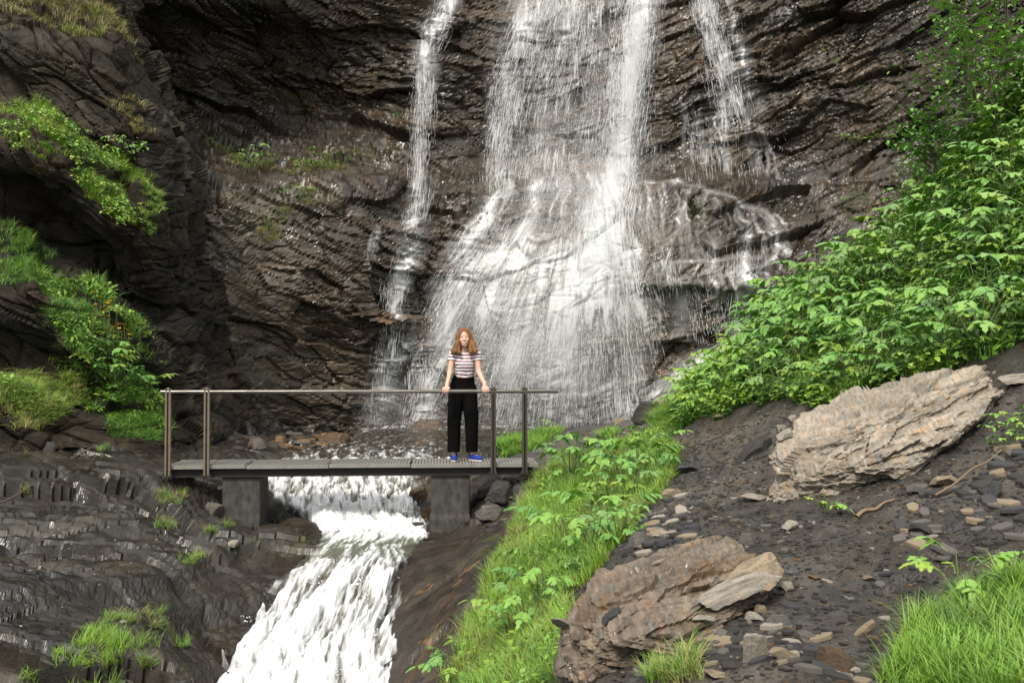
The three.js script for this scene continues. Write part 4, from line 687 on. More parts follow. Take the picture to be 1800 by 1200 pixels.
function patchOf(name, label, spots, shapes, palette, size) { // spots: {p, n}
  const per = shapes.map(() => []); for (const s of spots) per[Math.floor(rnd() * shapes.length)].push(s);
  const up = V(0, 1, 0), q = new THREE.Quaternion(), q2 = new THREE.Quaternion(), m = new THREE.Matrix4(), c = new THREE.Color();
  shapes.forEach((g, i) => { if (!per[i].length) return;
    const im = lit(new THREE.InstancedMesh(g, M.grass, per[i].length)); im.name = numbered(name);
    per[i].forEach((s, k) => {
      q.setFromUnitVectors(up, s.n.clone().lerp(up, 0.6).normalize()); q2.setFromAxisAngle(up, rr(0, 6.28)); q.multiply(q2);
      const z = size * rr(0.65, 1.3) * (s.s ?? 1); m.compose(s.p, q, V(z, z * rr(0.75, 1.15) * (0.85 + 0.5 * pn(s.p.x * 1.2, 3, s.p.z * 1.2)), z)); im.setMatrixAt(k, m);
      const t = clamp(0.5 + 0.9 * fbm(s.p.x * 1.5, s.p.y, s.p.z * 1.5, 3) + rr(-0.3, 0.3)) * (palette.length - 1.001), a = Math.floor(t), w = mix3(palette[a], palette[a + 1], t - a), b = rr(0.8, 1.2); c.setRGB(w[0] * b, w[1] * b, w[2] * b); im.setColorAt(k, c);
    });
    scene.add(im); tag(im, label, 'grass', undefined, 'stuff');
  });
}
// spots inside an outline on the ground (corners as seen in the photograph), n per square metre
function onGround(outline, per, list = floor) {
  const P = outline.map(([px, py]) => spot(px, py, list)).filter(Boolean).map((s) => s.p), xs = P.map((p) => p.x), zs = P.map((p) => p.z), x0 = Math.min(...xs), x1 = Math.max(...xs), z0 = Math.min(...zs), z1 = Math.max(...zs), out = [];
  const inside = (x, z) => { let c = false; for (let i = 0, j = P.length - 1; i < P.length; j = i++) if ((P[i].z > z) !== (P[j].z > z) && x < (P[j].x - P[i].x) * (z - P[i].z) / (P[j].z - P[i].z) + P[i].x) c = !c; return c; };
  const n = Math.min(30000, Math.round((x1 - x0) * (z1 - z0) * per)); for (let i = 0; i < n; i++) { const x = rr(x0, x1), z = rr(z0, z1); if (inside(x + 0.12 * pn(x * 3, 0, z * 3), z + 0.12 * pn(x * 3, 5, z * 3))) out.push(below(x, z, 12, list)); }
  return out;
}
// spots on a rock face near the given places [px, py, radius m], only where it is flat enough to root
function onLedges(list, obj, keep, minUp = 0.3) {
  const P = obj.geometry.attributes.position, N = obj.geometry.attributes.normal, C = list.map(([px, py, r, k]) => { const s = spot(px, py, [obj]); return s && [s.p, r, k ?? 1]; }).filter(Boolean), out = [];
  for (let i = 0; i < P.count; i++) { const ny = N.getY(i); if (ny < minUp) continue; const x = P.getX(i), y = P.getY(i), z = P.getZ(i); for (const [c, r, k] of C) { const d = (x - c.x) ** 2 + (y - c.y) ** 2 + 0.5 * (z - c.z) ** 2; if (d < r * r * (0.55 + 0.9 * (0.5 + pn(x * 2.5, y * 2.5, z * 2.5)))) { if (rnd() < keep * k) out.push({ p: V(x, y, z), n: V(N.getX(i), ny, N.getZ(i)) }); break; } } }
  return out;
}

// left ledges
patchOf('grass', 'bright green grass on the sloping ledge high on the left', onLedges([[15, 195, 0.75], [60, 215, 0.7], [115, 255, 0.7], [165, 290, 0.7], [210, 325, 0.6], [245, 360, 0.45]], leftRock, 0.13, 0.22), tuftsFar, [STRAW, LIME, LIME, GREEN, [0.24, 0.32, 0.02]], 0.62);
patchOf('grass', 'dry yellowish grass on top of the left buttress', onLedges([[20, 15, 0.6], [90, 20, 0.55], [150, 40, 0.5], [195, 30, 0.45], [225, 70, 0.3], [240, 95, 0.25], [225, 190, 0.3], [245, 225, 0.25]], leftRock, 0.10, 0.2), tuftsFar, [OLIVE, STRAW, STRAW, OLIVE, LIME], 0.75);
patchOf('grass', 'green grass on the lower left ledge above the bridge end', onLedges([[30, 425, 0.35], [60, 450, 0.3], [20, 480, 0.4], [90, 500, 0.45], [125, 525, 0.5], [160, 560, 0.6], [190, 595, 0.6], [210, 640, 0.6], [240, 680, 0.6], [190, 660, 0.5], [260, 710, 0.5], [240, 740, 0.4], [230, 565, 0.25]], leftRock, 0.09, 0.25), tuftsFar, [LIME, GREEN, GREEN, DEEP, LIME], 0.75);
patchOf('grass', 'long drooping grass on the low ledge at the left edge', onLedges([[20, 680, 0.4], [60, 675, 0.4], [95, 690, 0.35], [50, 720, 0.35], [10, 720, 0.35]], leftRock, 0.16, 0.3), tuftsFar, [OLIVE, GREEN, LIME, STRAW, DEEP], 0.85);
patchOf('grass', 'grass and herbs on the cliff ledge left of the falls', onLedges([[430, 285, 0.45], [470, 290, 0.4], [530, 290, 0.6], [575, 290, 0.5], [600, 285, 0.4], [545, 350, 0.3], [470, 405, 0.25], [380, 255, 0.3], [500, 380, 0.2], [410, 270, 0.3]], wall, 0.35, 0.1), tuftsFar, [LIME, GREEN, STRAW, OLIVE, GREEN], 0.7);
patchOf('grass', 'small green cushions clinging to the cliff right of the falls', onLedges([[1470, 110, 0.15], [1515, 160, 0.3], [1450, 90, 0.15], [1600, 300, 0.35], [1500, 355, 0.35], [1580, 330, 0.3], [1530, 20, 0.2], [665, 130, 0.25], [700, 40, 0.3], [650, 20, 0.3], [630, 270, 0.3], [690, 200, 0.2], [1360, 350, 0.2]], wall, 0.2, 0.15), tuftsFar, [GREEN, DEEP, LIME], 0.5);
// small tufts on the dark rock of the left bank
patchOf('grass', 'small grass tufts in the cracks of the left bank', [[300, 880, 26], [285, 872, 12], [320, 870, 12], [285, 920, 14], [300, 925, 12], [338, 985, 18], [350, 975, 10], [205, 1085, 22], [265, 1082, 20], [270, 1100, 14], [165, 1115, 22], [185, 1100, 16], [250, 1130, 20], [255, 1165, 12], [45, 865, 8], [40, 790, 10], [180, 790, 12], [370, 935, 10], [405, 925, 10], [230, 1090, 12], [320, 1135, 8]].flatMap(([px, py, r]) => [...Array(Math.round(r * 0.9))].map(() => spot(px + gauss() * r, py + gauss() * r * 0.5, floor)).filter(Boolean).map((s) => ({ ...s, s: 0.6 }))), tufts, [LIME, GREEN, OLIVE, STRAW], 0.8);
patchOf('grass', 'rough grass at the lower left corner of the bank', onGround([[60, 1210], [90, 1165], [130, 1125], [200, 1110], [230, 1150], [200, 1210]], 260).concat(onGround([[20, 1200], [60, 1170], [100, 1200]], 200)), tufts, [OLIVE, GREEN, LIME, GREEN], 0.55);
// right bank
patchOf('grass', 'lush green grass on the bank between the stream and the path', onGround([[985, 806], [1060, 795], [1120, 768], [1175, 775], [1195, 810], [1170, 860], [1135, 900], [1095, 955], [1040, 1020], [1005, 1060], [1000, 1210], [780, 1215], [815, 1120], [850, 1040], [880, 985], [915, 915], [930, 860]], 620), tufts, [STRAW, OLIVE, LIME, GREEN, LIME, DEEP, GREEN], 0.72);
const bankHerbs = onGround([[1000, 815], [1060, 800], [1120, 780], [1175, 785], [1165, 850], [1090, 945], [1030, 1020], [1000, 1060], [990, 1200], [800, 1210], [860, 1060], [930, 940], [950, 860]], 60);
patchOf('grass', 'green grass patch beyond the right end of the handrail', onGround([[872, 796], [885, 768], [930, 762], [985, 758], [960, 778], [925, 792], [900, 800]], 420), tuftsFar, [LIME, GREEN, GREEN], 0.8);
patchOf('grass', 'grass clump below the dark boulder at the slope foot', onGround([[1050, 770], [1060, 756], [1080, 760], [1075, 775]], 300).concat(onGround([[1150, 765], [1150, 720], [1180, 690], [1220, 690], [1215, 740], [1190, 762]], 420)), tuftsFar, [LIME, GREEN, DEEP], 0.85);
patchOf('grass', 'long grass in the right foreground corner', onGround([[1560, 1215], [1580, 1130], [1640, 1090], [1680, 1060], [1740, 1050], [1810, 1010], [1850, 1215]], 900), tufts, [LIME, GREEN, GREEN, LIME, DEEP], 0.68);
patchOf('undergrowth', 'low leafy herbs in the long grass of the right foreground', onGround([[1600, 1215], [1640, 1120], [1700, 1070], [1800, 1030], [1850, 1215]], 120), [tuftGeo(7, 0.22, 0.05, 0.8, 0.016)], [LIME, GREEN, DEEP], 0.9);
patchOf('grass', 'thin grass at the foot of the layered slab', [[1205, 1105, 22], [1185, 1120, 20], [1165, 1140, 16], [1200, 1185, 26], [1160, 1190, 22], [1215, 1160, 12], [1120, 1030, 10], [1130, 1040, 8]].flatMap(([px, py, r]) => [...Array(Math.round(r * 1.2))].map(() => spot(px + gauss() * r, py + gauss() * r * 0.5, floor)).filter(Boolean)), tufts, [LIME, GREEN, STRAW], 0.65);

// the overgrown slope on the right
const slopeOutline = [[1195, 745], [1260, 735], [1330, 700], [1420, 705], [1530, 690], [1650, 650], [1760, 620], [1850, 560], [1900, 300], [1900, 60], [1800, 140], [1690, 280], [1610, 375], [1500, 475], [1400, 550], [1300, 620], [1240, 660]];
const slope = onGround(slopeOutline, 520);
const slopeFar = []; for (let i = 0; i < 1500; i++) { const x = rr(2.4, 8.5), z = rr(-17.5, -13), b = below(x, z, 12, [ground]); if (b.p.y > 0.9) slopeFar.push(b); }
patchOf('grass', 'grass growing between the plants of the right slope', slope.concat(slopeFar).filter((s, i) => i % 2 === 0), tuftsFar, [LIME, GREEN, DEEP, GREEN], 1.05);
const smallLeaf = (n, r, L) => { const g = []; for (let i = 0; i < n; i++) { const a = leaflet(L * rr(0.7, 1.2), L * 0.6, 0.3, 0.2, 0.6); a.rotateX(rr(-0.5, 0.7)); a.rotateY(rr(0, 6.28)); const d = V(gauss(), Math.abs(gauss()) * 1.1 + 0.2, gauss()).multiplyScalar(r); a.translate(d.x, d.y, d.z); g.push(a); } return mergeGeometries(g); };
patchOf('undergrowth', 'low mixed herbs covering the right slope', slope.filter((s, i) => i % 3 === 0).concat(slopeFar.filter((s, i) => i % 3 === 0)), [smallLeaf(16, 0.14, 0.085), smallLeaf(18, 0.16, 0.07), smallLeaf(14, 0.12, 0.1)], [DEEP, GREEN, LIME, GREEN, [0.06, 0.17, 0.04]], 1.0);
patchOf('undergrowth', 'small herbs in the grass of the bank', bankHerbs, [smallLeaf(14, 0.09, 0.05), smallLeaf(12, 0.1, 0.06)], [DEEP, GREEN, LIME, [0.12, 0.25, 0.06]], 0.9);
const zone = (p) => { const D = -p.z, px = 900 + F * p.x / D, py = 640 - F * (p.y - EYE) / D; // where on the slope
  if (px < 1330) return ['low yellowish green leafy plant at the foot of the slope beside the falls', 1]; if (px < 1450 && py > 610) return ['leafy plant at the lower rim of the slope left of the big boulder', 0];
  if (px < 1450) return ['leafy plant on the left crest of the slope against the dripping ledges', 0]; if (py > 600 && px < 1640) return ['leafy plant overhanging the bare soil just above the big boulder', 0]; if (py > 570) return ['leafy plant low on the slope above the right end of the big boulder', 0];
  if (px < 1560) return [py > 500 ? 'grey green leafy plant in the middle of the left half of the slope' : 'tall leafy plant on the crest where the slope meets the brown ledges', 0]; if (py > 470) return ['broad leafy plant in the shaded middle of the right slope', 0];
  if (px < 1680) return ['tall leafy plant on the slope just below the lowest young tree', 0]; if (py > 340) return ['tall leafy plant near the right edge at the height of the cliff foot', 0]; return ['leafy plant high on the slope around the young trees', 0]; };
{ let n = 0; const used = []; for (const s of slope.concat(slopeFar).sort(() => rnd() - 0.5)) { if (n >= 230) break; if (used.some((u) => u.distanceToSquared(s.p) < 0.055)) continue; { const D = -s.p.z, hit = spot(900 + F * s.p.x / D, 640 - F * (s.p.y + 0.35 - EYE) / D, [ground]); if (hit && hit.D < D - 0.5) continue; } used.push(s.p); const [l, low] = zone(s.p); plant(low ? protoB[n % 2] : protoA[n % 5], s.p, low ? rr(0.8, 1.2) : rr(0.65, 1.3), l, l.replace(/^.*?plant/, 'plants')); n++; } }
// plants on the bank
const ORD = 'first second third fourth fifth sixth seventh eighth ninth tenth eleventh twelfth thirteenth fourteenth fifteenth sixteenth seventeenth eighteenth nineteenth twentieth'.split(' ');
[[1000, 845, 1.1], [1030, 835, 1.0], [1012, 860, 1.0], [1090, 838, 0.9], [1120, 848, 0.85], [1150, 835, 0.8], [1105, 870, 0.8], [1140, 800, 0.7], [1060, 905, 0.9], [1075, 890, 0.8], [1040, 975, 1.0], [1010, 985, 0.9], [1055, 960, 0.9], [1085, 955, 0.8], [960, 1052, 0.8], [930, 1105, 0.8], [900, 1120, 0.7], [945, 1065, 0.6], [1165, 785, 0.7], [800, 1195, 0.6]].map(([px, py, s]) => [spot(px, py, floor), s]).filter((a) => a[0]).sort((a, b) => b[0].D - a[0].D).forEach(([q, s], i) => plant(protoA[Math.floor(rnd() * 5)], q.p, s * 0.95, `pale compound-leaved plant on the grassy bank, ${ORD[i]} from the bridge end`, 'leafy plants on the grassy bank'));
patchOf('undergrowth', 'small herbs between the grass of the left ledges', onLedges([[60, 215, 0.7], [165, 290, 0.6], [130, 530, 0.5], [190, 595, 0.6], [215, 650, 0.6], [240, 690, 0.6], [60, 690, 0.4], [210, 270, 0.3], [265, 380, 0.3], [215, 375, 0.3]], leftRock, 0.035, 0.2), [smallLeaf(16, 0.1, 0.06), smallLeaf(14, 0.12, 0.08)], [DEEP, GREEN, LIME, [0.12, 0.25, 0.06]], 0.9);
for (const [px, py, s, l] of [[190, 640, 0.9, 'pale leafy plant on the lower left ledge under the yellow flowers'], [215, 690, 0.9, 'pale leafy plant low on the left ledge behind the bridge end'], [255, 700, 0.8, 'pale leafy plant right beside the handrail end on the left'], [170, 665, 0.8, 'leafy plant at the left rim of the lower left ledge'], [140, 245, 0.6, 'single leafy plant in the bright grass ledge high on the left'], [205, 260, 0.5, 'small plant at the upper end of the bright grass ledge']]) { const q = spot(px, py, [leftRock]); if (q) plant(protoA[1], q.p, s, l); }
for (const [px, py, s, l] of [[445, 290, 0.9, 'leafy plant at the left end of the cliff ledge'], [470, 292, 0.7, 'second leafy plant from the left on the cliff ledge'], [572, 295, 0.9, 'umbrella leaved plant at the right end of the cliff ledge'], [530, 300, 0.6, 'small plant in the middle of the cliff ledge'], [505, 345, 0.5, 'small plant on the rock just below the cliff ledge'], [545, 352, 0.7, 'bright green cushion plant below the cliff ledge']]) { const q = spot(px, py, [wall]); if (q) plant(protoA[0], q.p, s, l); }
for (let i = 0; i < 9; i++) { const q = spot(1485 + i * 13, 246 + 4 * Math.sin(i) + (i > 6 ? -6 : 0), [wall]); if (q) plant(protoB[i % 2], q.p.addScaledVector(q.n, 0.03), 0.5, `low creeping plant on the right cliff ledge, ${ORD[i]} from the left in its row`, 'creeping plants in a row on the right cliff'); }
{ const q = spot(1452, 903, [ground]); if (q) plant(protoB[0], q.p, 0.45, 'small green herb at the foot of the big tan boulder'); }
{ const q = spot(1690, 1060, [ground]); if (q) plant(protoB[1], q.p, 0.8, 'broad leafy plant in the long grass of the right foreground'); }
for (const [px, py, w] of [[1785, 770, 'middle one of three'], [1770, 790, 'lowest of three'], [1800, 755, 'highest of three']]) { const q = spot(px, py, [ground]); if (q) plant(protoB[1], q.p, 0.5, 'yellow green leafy sprig beside the right end of the big boulder, ' + w, 'sprigs at the right edge'); }
// yellow wildflowers on the lower left ledge
{
  const head = mergeGeometries([...Array(6)].map((_, i) => leaflet(0.022, 0.016, -0.3, 0.1, 0).rotateY(i * 1.047).translate(0, 0.26, 0))), st = tube([V(0, -0.05, 0), V(0.01, 0.12, 0), V(0, 0.26, 0)], 0.003, 0.002, 3, 4);
  const yel = new THREE.MeshStandardMaterial({ color: new THREE.Color().setRGB(0.75, 0.42, 0.02), roughness: 0.6, side: THREE.DoubleSide });
  for (let i = 0; i < 46; i++) { const t = rnd(), q = spot(165 + t * 80 + gauss() * 22, 575 + t * 90 + gauss() * 22, [leftRock]); if (!q) continue; const g = thing('yellow_wildflower', 'small yellow wildflower on the lower left ledge', 'flower', q.p, rr(0, 6.28), 'yellow wildflowers on the lower left ledge'); g.rotation.z = rr(-0.25, 0.25); g.scale.setScalar(rr(1.5, 2.1)); mesh('stem', st, M.stem, g); mesh('flower_head', head, yel, g); }
}
// young trees at the top of the right slope
function sapling(px, py, D, H, label, seedLeaf) {
  const q = below(at(px, py, D).x, -D, 14, [ground]), t = thing('young_tree', label, 'tree', q.p, 0, 'young trees on the right slope'), tips = [];
  const trunkPts = [V(0, -0.2, 0), V(-0.05, H * 0.3, 0.02), V(-0.16, H * 0.62, 0.05), V(-0.2, H, 0.1)];
  const bark = [tube(trunkPts, 0.03, 0.008, 10, 7)], c = new THREE.CatmullRomCurve3(trunkPts);
  for (let i = 0; i < 26; i++) { const u = 0.2 + 0.78 * i / 26, o = c.getPointAt(u), a = i * 2.4 + rr(-0.4, 0.4), l = H * 0.5 * (1.1 - u) + 0.25, e = o.clone().add(V(Math.cos(a) * l, l * rr(0.25, 0.7), Math.sin(a) * l)), m = o.clone().lerp(e, 0.5).add(V(0, 0.06, 0)); bark.push(tube([o, m, e], 0.009, 0.003, 4, 4)); for (let k = 0; k < 6; k++) tips.push(o.clone().lerp(e, 0.25 + 0.15 * k + rr(-0.05, 0.05))); }
  mesh('trunk', mergeGeometries(bark), M.bark, t);
  const lv = []; for (const p of tips) for (let k = 0; k < 5; k++) { const g = leaflet(rr(0.06, 0.095), 0.045, 0.2, 0.2, 0.4); g.rotateX(rr(-0.4, 0.8)); g.rotateY(rr(0, 6.28)); g.translate(p.x + gauss() * 0.09, p.y + gauss() * 0.08, p.z + gauss() * 0.09); lv.push(g); }
  mesh('crown', mergeGeometries(lv), seedLeaf, t);
}
sapling(1720, 300, 13.2, 1.9, 'tall thin young tree at the top of the right slope', M.leaf[0]);
sapling(1790, 240, 12.6, 2.2, 'young tree at the right edge above the slope', M.leaf[2]);
sapling(1650, 370, 13.8, 1.0, 'low young tree leftmost on the crest of the right slope', M.leaf[0]);
sapling(1760, 330, 12.4, 1.5, 'young bush between the two taller trees on the slope', M.leaf[2]);

// ---------- stones ----------
function stoneGeo(detail, planes, size, rough = 0.02, seedOff = 0, bedDir) { // a body cut by planes [nx, ny, nz, d], scaled by size
  const g = new THREE.IcosahedronGeometry(1, detail), p = g.attributes.position, v = V(), ns = planes.map(([x, y, z, d]) => [V(x, y, z).normalize(), d]);
  const uv = new Float32Array(p.count * 2), col = new Float32Array(p.count * 3);
  for (let i = 0; i < p.count; i++) {
    v.fromBufferAttribute(p, i).normalize(); let s = 0; for (const [n, d] of ns) { const k = v.dot(n) / d; if (k > 0) s += k ** 36; } const r = 1 / s ** (1 / 36);
    v.multiplyScalar(r); const w = v.clone().multiply(size), dir = v.clone().normalize();
    const b = bedDir ? w.dot(bedDir) : w.y; const k = rough * ((bedDir ? 0.75 * blocks((w.x + seedOff) * 0.9, b * 6, w.z * 2.6) + 0.4 * blocks(w.x * 2.2 + seedOff, b * 15, w.z * 7) + 0.2 * blocks(w.x * 6 + seedOff, b * 30, w.z * 16) : 0.5 * blocks((w.x + seedOff) * 3, b * 9, w.z * 3)) + 0.5 * fbm(w.x * 9 + seedOff, w.y * 12, w.z * 12, 3));
    w.addScaledVector(dir, k); p.setXYZ(i, w.x, w.y, w.z); uv[i * 2] = w.x + w.z * 0.6; uv[i * 2 + 1] = b * 1.4 + w.z * 0.3;
    const st = pn(w.x * 1.3 + seedOff, b * 16, w.z * 11), or = sst(0.1, 0.5, fbm(w.x * 1.6 + seedOff, b * 6, w.z * 6, 3)), t = 0.82 + 0.45 * fbm(w.x * 2 + seedOff, b * 9, w.z * 7, 4) + 0.25 * st + 0.25 * (cellI - 0.5); col[i * 3] = t * (1 + 0.18 * or); col[i * 3 + 1] = t * (1 - 0.04 * or); col[i * 3 + 2] = t * (1 - 0.3 * or);
  }
  g.setAttribute('uv', new THREE.BufferAttribute(uv, 2)); g.setAttribute('color', new THREE.BufferAttribute(col, 3)); g.computeVertexNormals(); return g;
}
const stoneMat = (r, g, b, o) => rockMat({ color: new THREE.Color().setRGB(r, g, b), map: grain, bumpMap: gritBump, bumpScale: 0.006, roughness: 0.85, flatShading: true, specularIntensity: 0.5, ...o });
const S = { tan: stoneMat(0.36, 0.29, 0.20), pale: stoneMat(0.42, 0.38, 0.32), grey: stoneMat(0.17, 0.16, 0.145), dark: stoneMat(0.06, 0.056, 0.052, { roughness: 0.6 }), brown: stoneMat(0.14, 0.095, 0.06, { roughness: 0.55 }), ochre: stoneMat(0.26, 0.16, 0.075, { roughness: 0.6 }), slate: stoneMat(0.075, 0.075, 0.08, { roughness: 0.55 }) };
const rndPlanes = (n, flat) => { const P = [[0, 1, 0, flat], [0.1, -1, 0, flat]]; for (let i = 0; i < n; i++) { const a = i / n * 6.28 + rr(-0.3, 0.3); P.push([Math.cos(a), rr(-0.5, 0.5), Math.sin(a), rr(0.65, 1)]); P.push([Math.cos(a + 0.4), rr(0.4, 0.9), Math.sin(a + 0.4), rr(0.75, 1.1)]); } return P; };
const blockGeos = [0, 1, 2, 3].map((k) => stoneGeo(9, rndPlanes(5, 0.75), V(1, 0.8, 0.85), 0.06, k * 7));
const flatGeos = [0, 1, 2, 3].map((k) => stoneGeo(9, rndPlanes(6, 0.8), V(1, 0.24, 0.7), 0.04, 40 + k * 7));
// big tan boulder: a thick tilted slab
function slabRock(name, label, mat, c, axis, up, size, planes, detail, rough, seedOff) {
  const b = new THREE.Vector3().crossVectors(axis, up).normalize(), n = new THREE.Vector3().crossVectors(b, axis).normalize(), g = stoneGeo(detail, planes, size, rough, seedOff, V(0, 1, 0.12));
  const o = mesh(name, g, mat); o.matrixAutoUpdate = true; o.quaternion.setFromRotationMatrix(new THREE.Matrix4().makeBasis(axis.clone().normalize(), n, b)); o.position.copy(c); return tag(o, label, 'boulder');
}
{
  const a = at(1385, 850, 8.0), e = at(1752, 668, 8.9), axis = e.clone().sub(a), L = axis.length(); axis.normalize();
  slabRock('boulder', 'big tan layered boulder lying tilted beside the path', stoneMat(0.35, 0.305, 0.245), at(1574, 775, 8.7), axis, V(-0.25, 0.86, 0.44), V(L * 0.55, 0.5, 0.66),
    [[0, 1, 0.05, 0.62], [0.05, 1, -0.12, 0.6], [0.25, -0.42, 1, 0.62], [0.5, -0.1, 1, 0.74], [0.1, -1, 0, 0.8], [1, 0.1, 0.2, 0.93], [-1, 0.2, -0.1, 0.93], [0, 0, -1, 0.86], [-0.8, 0.15, 0.6, 0.9], [-0.75, 0.1, -0.6, 0.9], [0.6, 0.2, -0.7, 0.78], [0.7, 0, 0.7, 1.0], [0.5, 0.8, 0.1, 0.9], [-0.6, 0.7, 0, 0.9]], 64, 0.11, 3);
  const a2 = at(1012, 1085, 5.5), e2 = at(1290, 965, 6.3), ax2 = e2.clone().sub(a2), L2 = ax2.length(); ax2.normalize();
  slabRock('boulder', 'wet brown layered slab sloping down to the grass below the path', stoneMat(0.19, 0.15, 0.112, { roughness: 0.5, roughnessMap: wetRough }), at(1178, 1085, 5.9), ax2, V(-0.12, 0.92, 0.36), V(L2 * 0.56, 0.38, 0.42),
    [[0, 1, 0, 0.6], [0, -1, 0, 0.9], [1, 0.05, 0.1, 0.95], [-1, 0.1, 0, 0.95], [0.1, -0.3, 1, 0.75], [0, 0, -1, 0.85], [-0.8, 0.2, -0.6, 0.9], [-0.8, 0.1, 0.6, 1.0], [0.7, 0.1, 0.7, 1.0], [-0.6, 0.75, 0, 0.88]], 54, 0.085, 17);
}
const boulders = []; scene.updateMatrixWorld(true);
scene.children.forEach((o) => { if (o.name.startsWith('boulder')) { o.geometry.boundsTree = new MeshBVH(o.geometry, { indirect: true }); o.raycast = acceleratedRaycast; boulders.push(o); } });
const rest = [ground, leftBank, leftRock, wall, ...boulders];
function stone(geo, mat, px, py, wpx, label, o = {}) { // wpx: width in the photograph
  const q = spot(px, py, rest); if (!q) return; const k = wpx / F * q.D / 2, m = mesh(o.name ?? 'stone', geo, mat);
  m.scale.set(k, k * (o.h ?? 1), k * (o.d ?? 1)); m.rotation.set(o.rx ?? rr(-0.15, 0.15), o.ry ?? rr(0, 6.28), o.rz ?? rr(-0.15, 0.15)); if (o.lie) { m.quaternion.premultiply(new THREE.Quaternion().setFromUnitVectors(V(0, 1, 0), q.n.clone().lerp(V(0, 1, 0), 0.4).normalize())); }
  m.position.copy(q.p); m.position.y += k * (o.up ?? 0.25); return tag(m, label, 'stone', o.group);
}
